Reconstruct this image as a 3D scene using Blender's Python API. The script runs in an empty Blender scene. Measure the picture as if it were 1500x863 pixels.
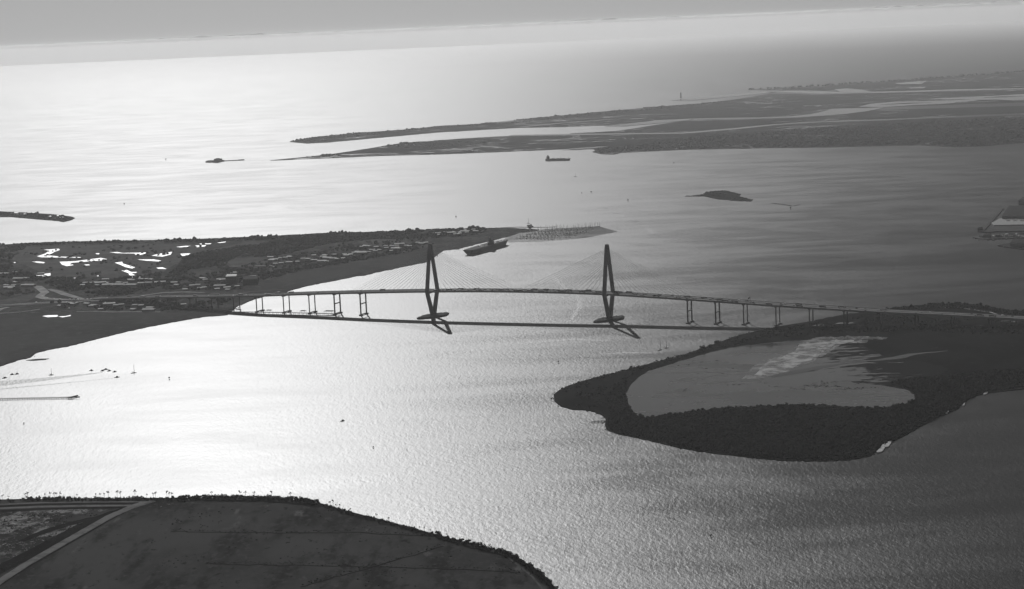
import bpy, bmesh, math, random
import numpy as np
from mathutils import Matrix, Vector
from mathutils.geometry import tessellate_polygon

random.seed(7); rng = np.random.default_rng(7)
SC = bpy.context.scene
COL = SC.collection
R = math.radians

# ------------------------------------------------------------------ survey of the view (metres, camera looks along +Y)
F = 2950.0; CAMZ = 700.0; ROLL = R(2.5)
PITCH = math.atan((431.5 - 36.0) * math.cos(ROLL) / F)
CR, SR, CP, SP = math.cos(ROLL), math.sin(ROLL), math.cos(PITCH), math.sin(PITCH)

def at(px, py, z=0.0):
    """the point of level z that lies under a point of the survey photograph"""
    x = (px - 750) / F; y = -(py - 431.5) / F
    r = x * CR + y * SR; u = -x * SR + y * CR
    d = (r, CP + u * SP, -SP + u * CP)
    t = (z - CAMZ) / d[2]
    return Vector((d[0] * t, d[1] * t, z))

def proj(P):
    dx, dy, dz = P[0], P[1], P[2] - CAMZ
    dep = dy * CP - dz * SP; u = (dy * SP + dz * CP) / dep; r = dx / dep
    return 750 + (r * CR - u * SR) * F, 431.5 - (r * SR + u * CR) * F

# ------------------------------------------------------------------ object bookkeeping
def tag(o, label=None, cat=None, group=None, kind=None):
    if label: o['label'] = label
    if cat: o['category'] = cat
    if group: o['group'] = group
    if kind: o['kind'] = kind
    return o

def empty(name, loc, rz=0.0, label=None, cat=None, group=None):
    o = bpy.data.objects.new(name, None); COL.objects.link(o)
    o.location = loc; o.rotation_euler = (0, 0, rz); o.empty_display_size = 1
    return tag(o, label, cat, group)

class MB:
    def __init__(s): s.v = []; s.f = []; s.smooth = False
    def add(s, vs, fs):
        n = len(s.v); s.v += [tuple(v) for v in vs]; s.f += [tuple(i + n for i in f) for f in fs]; return s
    def box(s, x0, x1, y0, y1, z0, z1):
        v = [(x, y, z) for z in (z0, z1) for y in (y0, y1) for x in (x0, x1)]
        return s.add(v, [(0, 2, 3, 1), (4, 5, 7, 6), (0, 1, 5, 4), (2, 6, 7, 3), (0, 4, 6, 2), (1, 3, 7, 5)])
    def frustum(s, c0, h0, c1, h1):
        """box beam between two rectangles: centre and (half x, half y) at each end, ends level"""
        v = []
        for c, h in ((c0, h0), (c1, h1)):
            v += [(c[0] - h[0], c[1] - h[1], c[2]), (c[0] + h[0], c[1] - h[1], c[2]), (c[0] + h[0], c[1] + h[1], c[2]), (c[0] - h[0], c[1] + h[1], c[2])]
        return s.add(v, [(3, 2, 1, 0), (4, 5, 6, 7), (0, 1, 5, 4), (1, 2, 6, 5), (2, 3, 7, 6), (3, 0, 4, 7)])
    def tube(s, a, b, r0, r1=None, n=6):
        a = Vector(a); b = Vector(b); r1 = r0 if r1 is None else r1
        d = (b - a).normalized(); u = d.orthogonal().normalized(); w = d.cross(u)
        v = []
        for c, r in ((a, r0), (b, r1)):
            for k in range(n):
                t = 2 * math.pi * k / n
                v.append(c + u * (r * math.cos(t)) + w * (r * math.sin(t)))
        fs = [(k, (k + 1) % n, n + (k + 1) % n, n + k) for k in range(n)]
        fs += [tuple(range(n - 1, -1, -1)), tuple(range(n, 2 * n))]
        return s.add(v, fs)
    def prism(s, pts, z0, z1):
        n = len(pts)
        v = [(p[0], p[1], z0) for p in pts] + [(p[0], p[1], z1) for p in pts]
        return s.add(v, [tuple(range(n - 1, -1, -1)), tuple(range(n, 2 * n))] + [(k, (k + 1) % n, n + (k + 1) % n, n + k) for k in range(n)])
    def mesh(s, name, mat):
        me = bpy.data.meshes.new(name); me.from_pydata(s.v, [], s.f); me.materials.append(mat)
        bm = bmesh.new(); bm.from_mesh(me); bmesh.ops.recalc_face_normals(bm, faces=bm.faces); bm.to_mesh(me); bm.free()
        if s.smooth: me.polygons.foreach_set('use_smooth', [True] * len(me.polygons))
        return me
    def build(s, name, mat, parent=None, loc=None):
        return link(name, s.mesh(name, mat), parent, loc)

def link(name, me, parent=None, loc=None, rz=0.0):
    o = bpy.data.objects.new(name, me); COL.objects.link(o)
    if parent is not None: o.parent = parent
    if loc is not None: o.location = loc
    if rz: o.rotation_euler = (0, 0, rz)
    return o

def copy_tree(o, parent=None):
    c = o.copy(); COL.objects.link(c)
    c.parent = parent
    for ch in list(o.children): copy_tree(ch, c)
    return c

def np_mesh(name, V, Fc, mat, smooth=False):
    """V (n,3) float, Fc (m,k) int : fast mesh"""
    me = bpy.data.meshes.new(name); n, m, k = len(V), len(Fc), Fc.shape[1]
    me.vertices.add(n); me.vertices.foreach_set('co', np.ascontiguousarray(V, np.float32).ravel())
    me.loops.add(m * k); me.loops.foreach_set('vertex_index', np.ascontiguousarray(Fc, np.int32).ravel())
    me.polygons.add(m); me.polygons.foreach_set('loop_start', np.arange(0, m * k, k, dtype=np.int32))
    if smooth: me.polygons.foreach_set('use_smooth', np.ones(m, bool))
    me.materials.append(mat); me.update(calc_edges=True); me.validate()
    return me

# ------------------------------------------------------------------ materials (all neutral: the photograph is black and white)
def new_mat(name):
    m = bpy.data.materials.new(name); m.use_nodes = True
    nt = m.node_tree; b = nt.nodes['Principled BSDF']
    return m, nt, b

def g(v): return (v, v, v, 1.0)

def plain(name, v, rough=0.8, var=0.0, scale=0.1, spec=0.3):
    m, nt, b = new_mat(name)
    b.inputs['Roughness'].default_value = rough; b.inputs['Specular IOR Level'].default_value = spec
    if var:
        geo = nt.nodes.new('ShaderNodeNewGeometry'); no = nt.nodes.new('ShaderNodeTexNoise')
        no.inputs['Scale'].default_value = scale; no.inputs['Detail'].default_value = 4
        nt.links.new(geo.outputs['Position'], no.inputs['Vector'])
        mr = nt.nodes.new('ShaderNodeMapRange'); mr.inputs['From Min'].default_value = .3; mr.inputs['From Max'].default_value = .7
        mr.inputs['To Min'].default_value = v * (1 - var); mr.inputs['To Max'].default_value = v * (1 + var)
        nt.links.new(no.outputs['Fac'], mr.inputs['Value']); nt.links.new(mr.outputs['Result'], b.inputs['Base Color'])
    else:
        b.inputs['Base Color'].default_value = g(v)
    return m

def noise(nt, vec, scale, detail=3, stretch=None, rot=0.0, rough=.55, dist=0.0):
    if stretch or rot:
        mp = nt.nodes.new('ShaderNodeMapping'); mp.inputs['Rotation'].default_value = (0, 0, rot)
        mp.inputs['Scale'].default_value = stretch or (1, 1, 1)
        nt.links.new(vec, mp.inputs['Vector']); vec = mp.outputs['Vector']
    n = nt.nodes.new('ShaderNodeTexNoise'); n.inputs['Scale'].default_value = scale; n.inputs['Detail'].default_value = detail
    n.inputs['Roughness'].default_value = rough; n.inputs['Distortion'].default_value = dist
    nt.links.new(vec, n.inputs['Vector']); return n.outputs['Fac']

def remap(nt, val, a, b, c, d):
    mr = nt.nodes.new('ShaderNodeMapRange'); mr.interpolation_type = 'SMOOTHSTEP'
    for k, v in zip(('From Min', 'From Max', 'To Min', 'To Max'), (a, b, c, d)): mr.inputs[k].default_value = v
    nt.links.new(val, mr.inputs['Value']); return mr.outputs['Result']

def math_node(nt, op, a, b=None):
    n = nt.nodes.new('ShaderNodeMath'); n.operation = op
    for i, x in enumerate((a, b)):
        if x is None: continue
        if isinstance(x, (int, float)): n.inputs[i].default_value = x
        else: nt.links.new(x, n.inputs[i])
    return n.outputs[0]

def land_mat(name, layers, rough=0.95):
    """layers: base value then (noise scale, stretch, lo, hi, value) mixed over it"""
    m, nt, b = new_mat(name)
    b.inputs['Roughness'].default_value = rough; b.inputs['Specular IOR Level'].default_value = 0
    geo = nt.nodes.new('ShaderNodeNewGeometry'); P = geo.outputs['Position']
    base = layers[0]; cur = None
    for sc_, st, lo, hi, val in layers[1:]:
        f = remap(nt, noise(nt, P, sc_, 5, st, 0.4, .6), lo, hi, 0, 1)
        mx = nt.nodes.new('ShaderNodeMix'); mx.data_type = 'FLOAT'
        nt.links.new(f, mx.inputs[0])
        if cur is None: mx.inputs[2].default_value = base
        else: nt.links.new(cur, mx.inputs[2])
        mx.inputs[3].default_value = val
        cur = mx.outputs[0]
    nt.links.new(cur, b.inputs['Base Color'])
    return m

def water_mat(name, r0, r1, bump=1.0, refl=.15, base=.012, fetch=0.0):
    """wind-roughened water: a Beckmann slope distribution, as measured for seas, over a dark body colour"""
    m = bpy.data.materials.new(name); m.use_nodes = True; nt = m.node_tree; nt.nodes.clear()
    out = nt.nodes.new('ShaderNodeOutputMaterial'); add = nt.nodes.new('ShaderNodeAddShader')
    gl = nt.nodes.new('ShaderNodeBsdfGlossy'); gl.distribution = 'BECKMANN'; gl.inputs['Color'].default_value = g(refl)
    df = nt.nodes.new('ShaderNodeBsdfDiffuse'); df.inputs['Color'].default_value = g(base)
    nt.links.new(gl.outputs[0], add.inputs[0]); nt.links.new(df.outputs[0], add.inputs[1]); nt.links.new(add.outputs[0], out.inputs['Surface'])
    geo = nt.nodes.new('ShaderNodeNewGeometry'); P = geo.outputs['Position']
    # wind streaks and slicks: how rough the surface is
    n1 = noise(nt, P, 1 / 420., 6, (.5, 1.0, 1), .28, .64, 1.9)
    n2 = noise(nt, P, 1 / 110., 4, (.3, 1.0, 1), -.12, .65, .4)
    s = math_node(nt, 'ADD', math_node(nt, 'MULTIPLY', n1, .6), math_node(nt, 'MULTIPLY', n2, .4))
    rg_ = remap(nt, s, .38, .62, r0, r1)
    if fetch:                                   # the sheltered river is less wind-roughened than the open harbour and sea
        sp = nt.nodes.new('ShaderNodeSeparateXYZ'); nt.links.new(P, sp.inputs[0])
        rg_ = math_node(nt, 'ADD', rg_, remap(nt, sp.outputs['Y'], 2300, 9000, -fetch * .95, fetch * .6))
    nt.links.new(rg_, gl.inputs['Roughness'])
    if bump:
        h1 = noise(nt, P, 1 / 4.5, 3, (1, .45, 1), .55, .62)
        h2 = noise(nt, P, 1 / 11., 3, (1, .5, 1), .35, .6, .3)
        h = math_node(nt, 'ADD', math_node(nt, 'MULTIPLY', h1, 1.0), math_node(nt, 'MULTIPLY', h2, 1.25))
        bp = nt.nodes.new('ShaderNodeBump'); bp.inputs['Strength'].default_value = 1.0; bp.inputs['Distance'].default_value = bump
        nt.links.new(h, bp.inputs['Height']); nt.links.new(bp.outputs['Normal'], gl.inputs['Normal'])
    return m

M = {}
def still_mat(name, rough=.12, body=.03, gain=1.0):
    """sheltered, nearly flat water: plain Fresnel mirror of the low sky over a silty body colour"""
    m = bpy.data.materials.new(name); m.use_nodes = True; nt = m.node_tree; nt.nodes.clear()
    out = nt.nodes.new('ShaderNodeOutputMaterial'); mx = nt.nodes.new('ShaderNodeMixShader')
    fr = nt.nodes.new('ShaderNodeFresnel'); fr.inputs['IOR'].default_value = 1.333
    gl = nt.nodes.new('ShaderNodeBsdfGlossy'); gl.distribution = 'BECKMANN'; gl.inputs['Roughness'].default_value = rough; gl.inputs['Color'].default_value = g(gain)
    df = nt.nodes.new('ShaderNodeBsdfDiffuse'); df.inputs['Color'].default_value = g(body)
    nt.links.new(fr.outputs[0], mx.inputs[0]); nt.links.new(df.outputs[0], mx.inputs[1]); nt.links.new(gl.outputs[0], mx.inputs[2]); nt.links.new(mx.outputs[0], out.inputs['Surface'])
    return m
def flooded_mat(name, x0, x1, wet=.04, lo=.66, hi=.72, solid=.018, st=(.55, 1.1, 1), rot=.35, sc=60.):
    """marsh under a film of water: reed beds and open water in drifts, more reeds towards x1"""
    m = still_mat(name, .14, wet, .75); nt = m.node_tree
    mx = [n for n in nt.nodes if n.type == 'MIX_SHADER'][0]; out = [n for n in nt.nodes if n.type == 'OUTPUT_MATERIAL'][0]
    geo = nt.nodes.new('ShaderNodeNewGeometry'); P = geo.outputs['Position']
    sp = nt.nodes.new('ShaderNodeSeparateXYZ'); nt.links.new(P, sp.inputs[0])
    gx = nt.nodes.new('ShaderNodeMapRange'); gx.inputs['From Min'].default_value = x0; gx.inputs['From Max'].default_value = x1; gx.clamp = True
    nt.links.new(sp.outputs['X'], gx.inputs['Value'])
    n = math_node(nt, 'ADD', math_node(nt, 'MULTIPLY', noise(nt, P, 1 / sc, 6, st, rot, .66, .8), .75), math_node(nt, 'MULTIPLY', noise(nt, P, 1 / 14., 3, (.6, 1, 1), .3, .6), .25))
    f = remap(nt, math_node(nt, 'ADD', n, math_node(nt, 'MULTIPLY', gx.outputs['Result'], .42)), lo, hi, 0, 1)
    reed = nt.nodes.new('ShaderNodeBsdfDiffuse'); reed.inputs['Color'].default_value = g(solid)
    m2 = nt.nodes.new('ShaderNodeMixShader'); nt.links.new(f, m2.inputs[0]); nt.links.new(mx.outputs[0], m2.inputs[1]); nt.links.new(reed.outputs[0], m2.inputs[2]); nt.links.new(m2.outputs[0], out.inputs['Surface'])
    return m
M['water'] = water_mat('open water', .486, .538, .42, .071, .032, .07)
M['ripple'] = water_mat('boat ripples', .40, .52, 1.3, .060, .02)
M['calm'] = water_mat('sheltered water', .40, .46, .3, .068, .02)
M['lagoon'] = still_mat('lagoon water', .15, .04, .78)
def vary_gloss(m, lo, hi, scale):
    nt = m.node_tree; gl = [n for n in nt.nodes if n.type == 'BSDF_GLOSSY'][0]; geo = nt.nodes.new('ShaderNodeNewGeometry')
    nt.links.new(remap(nt, noise(nt, geo.outputs['Position'], scale, 5, (.5, 1, 1), .3, .6, 1.0), .38, .62, lo, hi), gl.inputs['Roughness'])
vary_gloss(M['lagoon'], .08, .34, 1 / 120.)
M['creek'] = still_mat('creek water', .12, .03, .55)
M['pond'] = water_mat('pond water', .42, .46, 0, .10)
M['slick'] = water_mat('wake water', .37, .47, .9, .070)
M['rip'] = water_mat('current line', .47, .58, .7, .074, .03)
M['town_land'] = land_mat('town land', [.045, (1 / 60., (1, .6, 1), .45, .60, .075), (1 / 16., None, .50, .64, .025), (1 / 34., None, .60, .70, .12), (1 / 9., None, .64, .70, .22)])
M['field'] = land_mat('rough field', [.038, (1 / 210., (1, .6, 1), .42, .60, .058), (1 / 60., (1, .3, 1), .48, .62, .022), (1 / 10., (1, .6, 1), .50, .70, .055), (1 / 36., (1, .35, 1), .60, .72, .10), (1 / 14., (1, .5, 1), .60, .70, .014)])
M['marsh'] = land_mat('marsh', [.060, (1 / 140., (1, .5, 1), .42, .62, .044), (1 / 26., None, .5, .7, .074), (1 / 40., (1, .4, 1), .66, .74, .075)])
M['dark_marsh'] = land_mat('dark marsh', [.014, (1 / 90., (1, .4, 1), .42, .62, .008), (1 / 20., None, .55, .75, .022), (1 / 30., (1, .4, 1), .66, .74, .04)])
M['far_land'] = land_mat('far land', [.026, (1 / 260., None, .42, .62, .018), (1 / 90., None, .60, .7, .05)])
def veined_mat(name, scale):
    """far tidal marsh: the land colours cut by thin winding creeks and small pools of still water"""
    m = land_mat(name, [.026, (1 / 260., None, .42, .62, .018), (1 / 90., None, .60, .7, .05)]); nt = m.node_tree
    bs = nt.nodes['Principled BSDF']; out = [n for n in nt.nodes if n.type == 'OUTPUT_MATERIAL'][0]
    geo = nt.nodes.new('ShaderNodeNewGeometry'); P = geo.outputs['Position']
    v = math_node(nt, 'ABSOLUTE', math_node(nt, 'SUBTRACT', noise(nt, P, scale, 3, (.7, 1, 1), .2, .55, 1.2), .5))
    thin = remap(nt, v, .006, .011, 1, 0); pools = remap(nt, noise(nt, P, scale * 3.1, 3, (.5, 1, 1), .2, .55, .6), .66, .69, 0, 1)
    where = remap(nt, noise(nt, P, scale * .45, 2), .45, .55, 0, 1)
    f = math_node(nt, 'MULTIPLY', math_node(nt, 'MAXIMUM', thin, pools), where)
    fr = nt.nodes.new('ShaderNodeFresnel'); fr.inputs['IOR'].default_value = 1.333
    gl = nt.nodes.new('ShaderNodeBsdfGlossy'); gl.inputs['Roughness'].default_value = .2; gl.inputs['Color'].default_value = g(.7)
    df = nt.nodes.new('ShaderNodeBsdfDiffuse'); df.inputs['Color'].default_value = g(.04)
    w1 = nt.nodes.new('ShaderNodeMixShader'); nt.links.new(fr.outputs[0], w1.inputs[0]); nt.links.new(df.outputs[0], w1.inputs[1]); nt.links.new(gl.outputs[0], w1.inputs[2])
    w2 = nt.nodes.new('ShaderNodeMixShader'); nt.links.new(f, w2.inputs[0]); nt.links.new(bs.outputs[0], w2.inputs[1]); nt.links.new(w1.outputs[0], w2.inputs[2])
    nt.links.new(w2.outputs[0], out.inputs['Surface']); return m
M['far_marsh'] = veined_mat('far tidal marsh', 1 / 420.)
M['lawn'] = land_mat('lawn', [.075, (1 / 70., None, .4, .65, .10), (1 / 20., None, .5, .7, .05)])
M['dirt'] = land_mat('dirt track', [.15, (1 / 25., None, .45, .65, .10), (1 / 6., None, .5, .7, .18)])
M['mud'] = land_mat('pale dried mud', [.20, (1 / 45., (1, .4, 1), .44, .54, .022), (1 / 12., None, .48, .60, .06), (1 / 60., None, .50, .56, .025), (1 / 5., None, .60, .68, .34)])
M['wetmud'] = still_mat('wet mud', .2, .20, .9)
M['mudbank'] = flooded_mat('wet mud bank', 2000, 3000, .04, .38, .62, .40, (1, .8, 1), .1, 38.)
M['mudbank2'] = flooded_mat('thin mud film', 2000, 3000, .04, .44, .64, .26, (1, .8, 1), .1, 30.)
M['flooded'] = flooded_mat('flooded marsh', 480, 900)
M['road'] = land_mat('road', [.34, (1 / 40., None, .4, .6, .24)])
M['sand'] = plain('sand and rubble', .35, .9, .3, .2)
M['rock'] = plain('wet rock and pier shade', .015, .9, .3, .3, .05)  # also colours the land piers dark, standing in for shade
M['tree'] = plain('foliage', .024, 1, .4, .2, 0)
M['far_tree'] = plain('distant foliage', .033, 1, .45, .02, 0)
M['trunk'] = plain('bark', .04, .95, 0, 1, 0)
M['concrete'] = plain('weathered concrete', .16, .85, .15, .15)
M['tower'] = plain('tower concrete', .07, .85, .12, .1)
M['deck'] = plain('deck surface', .17, .9, .12, .08, .03)
M['cable'] = plain('cable sheath', .30, .6)
M['timber'] = plain('weathered timber', .04, .9, .3, 1., .03)
M['dark_paint'] = plain('dark paint', .03, .45)
M['grey_paint'] = plain('grey paint', .14, .5)
M['white_paint'] = plain('white paint', .75, .45)
M['steel'] = plain('dark steel', .05, .5)
M['roof_pale'] = plain('pale roofing', .62, .8, .25, .02, .05)
M['roof_dark'] = plain('dark roofing', .014, .9, .2, .05, .02)
M['wall'] = plain('building wall', .13, .9, .2, .03, .05)
M['ship_side'] = plain('ship side', .016, .7, 0, 1, .1)
M['ship_deck'] = plain('ship deck', .085, .9, .25, .08, .03)
m, nt, bs = new_mat('cloud'); bs.inputs['Base Color'].default_value = g(.95); bs.inputs['Roughness'].default_value = 1; bs.inputs['Specular IOR Level'].default_value = 0
bs.inputs['Subsurface Weight'].default_value = 1; bs.inputs['Subsurface Radius'].default_value = (1, 1, 1); bs.inputs['Subsurface Scale'].default_value = 180
M['cloud'] = m

# ------------------------------------------------------------------ ground sheets
def jag(pts, amp, step, closed=True, seed=1):
    """break a traced outline into short uneven runs"""
    r = random.Random(seed); out = []
    n = len(pts); rngn = n if closed else n - 1
    for i in range(rngn):
        a, b = pts[i], pts[(i + 1) % n]; L = math.hypot(b[0] - a[0], b[1] - a[1]); k = max(1, int(L / step))
        out.append(a)
        for j in range(1, k):
            t = (j + r.uniform(-.3, .3)) / k
            out.append((a[0] + (b[0] - a[0]) * t + r.gauss(0, amp), a[1] + (b[1] - a[1]) * t + r.gauss(0, amp * .4)))
    if not closed: out.append(pts[-1])
    return out

def sheet(name, pts, z, mat, label, cat, amp=.35, step=5, skirt=None, holes=(), kind='structure', group=None, seed=1, crown=0):
    loops = [[at(x, y, z) for x, y in jag(pts, amp, step, True, seed)]]
    for h in holes: loops.append([at(x, y, z) for x, y in jag(h, amp, step, True, seed + 3)])
    flat = [v for l in loops for v in l]
    tris = [tuple(t) for t in tessellate_polygon(loops)]
    mb = MB(); mb.v = [tuple(v) for v in flat]; mb.f = tris
    if skirt is not None:
        o = 0
        for l in loops:
            n = len(l); b = len(mb.v)
            mb.v += [(v.x, v.y, skirt) for v in l]
            mb.f += [(o + k, o + (k + 1) % n, b + (k + 1) % n, b + k) for k in range(n)]
            o += n
    me = bpy.data.meshes.new(name); me.from_pydata(mb.v, [], mb.f); me.materials.append(mat)
    bm = bmesh.new(); bm.from_mesh(me)
    for f in bm.faces:
        if abs(f.normal.z) > .9 and f.normal.z < 0: f.normal_flip()
    bm.to_mesh(me); bm.free()
    return tag(link(name, me), label, cat, group, kind)

def line_sheet(name, pts, widths, z, mat, label, cat, kind='structure', amp=0., step=6, raise_=0.0, seed=1, group=None):
    """a track, creek or road of given metres of width along a traced line; raise_ > 0 makes it a low dike"""
    p = jag(pts, amp, step, False, seed)
    P = [at(x, y, z) for x, y in p]
    if not isinstance(widths, (list, tuple)): widths = [widths] * len(pts)
    n0 = len(pts); mb = MB(); L = []
    # arc parameter of control points -> widths
    ws = np.interp(np.linspace(0, 1, len(P)), np.linspace(0, 1, n0), widths)
    for i, q in enumerate(P):
        a = P[max(0, i - 1)]; b = P[min(len(P) - 1, i + 1)]
        d = (b - a); d.z = 0; d.normalize(); nrm = Vector((-d.y, d.x, 0)); L.append((q, nrm, ws[i] / 2))
    if raise_ == 0:
        for q, nn, w in L: mb.v += [tuple(q + nn * w), tuple(q - nn * w)]
        mb.f = [(2 * i, 2 * i + 1, 2 * i + 3, 2 * i + 2) for i in range(len(L) - 1)]
    else:
        for q, nn, w in L:
            up = Vector((0, 0, raise_))
            mb.v += [tuple(q + nn * (w + 3 * raise_)), tuple(q + nn * w + up), tuple(q - nn * w + up), tuple(q - nn * (w + 3 * raise_))]
        for i in range(len(L) - 1):
            for k in range(3): mb.f.append((4 * i + k, 4 * i + k + 1, 4 * i + 4 + k + 1, 4 * i + 4 + k))
    me = bpy.data.meshes.new(name); me.from_pydata(mb.v, [], mb.f); me.materials.append(mat)
    bm = bmesh.new(); bm.from_mesh(me)
    for f in bm.faces:
        if f.normal.z < 0: f.normal_flip()
    bm.to_mesh(me); bm.free()
    return tag(link(name, me), label, cat, group, kind)

# water: one sheet to the horizon
mb = MB(); mb.add([(-42000, -3000, 0), (42000, -3000, 0), (42000, 74400, 0), (-42000, 74400, 0)], [(0, 1, 2, 3)])
tag(mb.build('water', M['water']), 'rippled harbour and open sea glittering in the low sun', 'water', kind='structure')

# ---- near field, bottom left
NEAR = [(-260, 735), (-120, 731), (0, 731.5), (100, 730), (200, 729.5), (260, 729), (330, 728.5), (400, 730), (440, 732), (470, 737), (500, 746), (540, 756), (590, 769), (640, 783), (690, 796), (730, 806), (752, 814), (775, 828), (800, 848), (818, 863), (850, 900), (880, 960), (-300, 980)]
sheet('field', NEAR, 2.0, M['field'], 'dark rough grass field filling the near corner below the glittering water', 'field', .5, 7, -1)
sheet('mudflat', [(-90, 752), (20, 750), (70, 747), (130, 746), (168, 746), (120, 753), (80, 757), (70, 766), (115, 762), (155, 758), (140, 766), (112, 780), (80, 790), (50, 802), (36, 813), (8, 818), (-80, 830)], 2.5, M['mud'], 'pale cracked mud with grass islands beside the diagonal dirt track', 'mudflat', .8, 5)
sheet('mudflat', [(228, 740), (240, 736), (254, 737), (248, 742), (236, 744)], 2.5, M['mud'], 'small pale bare patch at the head of the dirt track', 'mudflat', .8, 4, seed=4)
line_sheet('dirt_track', [(-40, 880), (0, 852), (40, 826), (80, 803), (120, 780), (160, 757), (195, 742), (222, 733.5)], [11, 11, 11, 12, 12, 13, 14, 16], 2.0, M['dirt'], 'pale dirt track on a dike running diagonally across the near field', 'track', amp=.3, step=6, raise_=.8)
line_sheet('ditch', [(-40, 885), (0, 857), (40, 831), (80, 808), (120, 785), (160, 762), (197, 744)], [5, 5, 5, 5, 5, 4, 3], 2.35, M['dark_marsh'], 'thin dark ditch along the right side of the diagonal track', 'ditch', amp=.35, step=6, seed=8)
line_sheet('dirt_track', [(-60, 743), (0, 739), (60, 736.4), (130, 735.3), (210, 735)], [8, 8, 8, 8, 8], 2.6, M['dirt'], 'pale dirt track along the shoreline trees at the left', 'track', amp=.12, step=8)
line_sheet('dirt_track', [(-60, 748.5), (0, 744.6), (60, 742.2), (130, 741), (192, 740.4)], [10, 11, 11, 12, 9], 2.6, M['dirt'], 'second paler track just below the shoreline track', 'track', amp=.15, step=6)
line_sheet('ditch', [(-60, 745.6), (0, 741.8), (60, 739.2), (130, 738.1), (205, 737.6)], 9, 2.4, M['dark_marsh'], 'dark weedy strip between the two shoreline tracks', 'ditch', amp=.15, step=8)
line_sheet('ditch', [(-60, 753), (0, 749), (60, 745.8), (130, 744.2), (185, 743), (205, 739.5)], [15, 15, 14, 12, 14, 8], 2.7, M['dark_marsh'], 'dark weedy strip below the second shoreline track', 'ditch', amp=.25, step=8, seed=2)
line_sheet('ditch', [(-60, 862), (0, 833), (30, 819), (70, 797), (110, 775), (150, 756), (185, 743)], [34, 32, 28, 24, 22, 20, 10], 2.7, M['dark_marsh'], 'broad dark bank along the left side of the diagonal track', 'ditch', amp=.5, step=7, seed=3)
line_sheet('ditch', [(30, 793), (70, 777), (100, 768), (130, 760), (165, 755)], [10, 18, 20, 16, 5], 2.75, M['dark_marsh'], 'dark weedy channel through the pale mud', 'ditch', amp=.5, step=7, seed=4)
line_sheet('dirt_track', [(560, 762), (620, 779), (680, 795), (725, 806), (745, 817), (780, 845), (800, 870)], [2, 2, 2.5, 2.5, 3, 3, 3], 2.3, M['lawn'], 'thin worn track just inside the tree row at the tip of the near field', 'track', amp=.2, step=6)
sheet('pond', [(-40, 827), (0, 825), (8, 826), (10, 828), (0, 829), (-40, 832)], 2.6, M['pond'], 'small white glinting pool at the left edge of the near field', 'pond', .2, 4)
for i, (pts, lab) in enumerate([([(250, 779), (330, 780), (420, 781), (520, 780), (640, 786)], 'upper dark ditch crossing the near field'), ([(300, 826), (400, 828), (500, 829), (640, 833), (760, 838)], 'lower dark ditch crossing the near field'), ([(440, 860), (520, 838), (600, 815), (650, 800)], 'dark ditch slanting up the tip of the near field')]):
    line_sheet('ditch', pts, 4, 2.25, M['dark_marsh'], lab, 'ditch', amp=1.1, step=9, seed=i + 5)

# ---- island in the middle right, with its lagoon
DRUM = [(1640, 462), (1500, 461), (1480, 455), (1440, 448.5), (1400, 445.5), (1370, 445), (1340, 447.5), (1305, 451.5), (1270, 456), (1240, 460), (1215, 464.5), (1180, 472), (1140, 478), (1110, 484.5), (1085, 490), (1065, 497), (1040, 506), (1010, 516.5), (980, 525), (950, 533), (930, 538), (905, 544.5), (870, 553), (840, 562.5), (820, 571), (811, 578), (812, 587), (822, 595), (840, 599.5), (862, 601), (880, 606), (887, 612), (886, 622), (889, 629), (905, 635), (930, 640), (960, 647), (990, 654), (1020, 660), (1060, 665), (1100, 670), (1150, 674), (1200, 675), (1245, 673), (1275, 667), (1285, 660), (1300, 649), (1320, 640), (1350, 623), (1380, 608), (1405, 597), (1412, 589), (1430, 579), (1450, 574.5), (1475, 571.5), (1500, 569.5), (1640, 560)]
LAGOON = [(917, 577), (922, 567), (935, 553), (950, 543), (975, 536), (1000, 528), (1035, 518), (1060, 512), (1090, 506), (1120, 502.5), (1160, 499.5), (1200, 498), (1240, 497), (1272, 498), (1270, 502), (1225, 504), (1218, 510), (1205, 521), (1190, 529), (1172, 537), (1185, 545), (1215, 549), (1228, 556), (1262, 560), (1300, 566), (1325, 570), (1339, 578), (1340, 585), (1325, 593), (1300, 598), (1250, 597), (1200, 594), (1150, 594), (1100, 596), (1050, 599), (1010, 603.5), (975, 608), (945, 611.5), (930, 607), (922, 596)]
sheet('island_ground', DRUM, 1.5, M['dark_marsh'], 'dark low marsh island enclosing a shallow lagoon, right of the bridge', 'island', .8, 5, -1)
sheet('lagoon_water', LAGOON, 1.9, M['lagoon'], 'smooth grey lagoon inside the dark island', 'lagoon', .9, 5)
MUDB = [(1104, 550), (1112, 543), (1118, 535), (1130, 527), (1150, 521), (1165, 514), (1170, 505), (1190, 500), (1240, 498.5), (1272, 499.5), (1270, 501.5), (1224, 504), (1215, 511), (1200, 521), (1180, 531), (1165, 537), (1150, 545), (1125, 549)]
sheet('mudflat', [(x + (x - 1170) * .28, y + (y - 525) * .22) for x, y in MUDB], 2.05, M['mudbank2'], 'thin streaks of wet mud round the bright bank in the lagoon', 'mudflat', 1.6, 5)
sheet('mudflat', MUDB, 2.2, M['mudbank'], 'bright wet mud bank on the far side of the lagoon', 'mudflat', 1.8, 4)
line_sheet('creek', [(1130, 552), (1165, 545), (1200, 538), (1240, 531.5), (1290, 527), (1315, 524), (1335, 519), (1388, 514)], [14, 30, 22, 10, 10, 30, 14, 4], 2.3, M['creek'], 'thin bright creek winding through the dark marsh right of the lagoon', 'creek', amp=.5, step=8)
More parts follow.
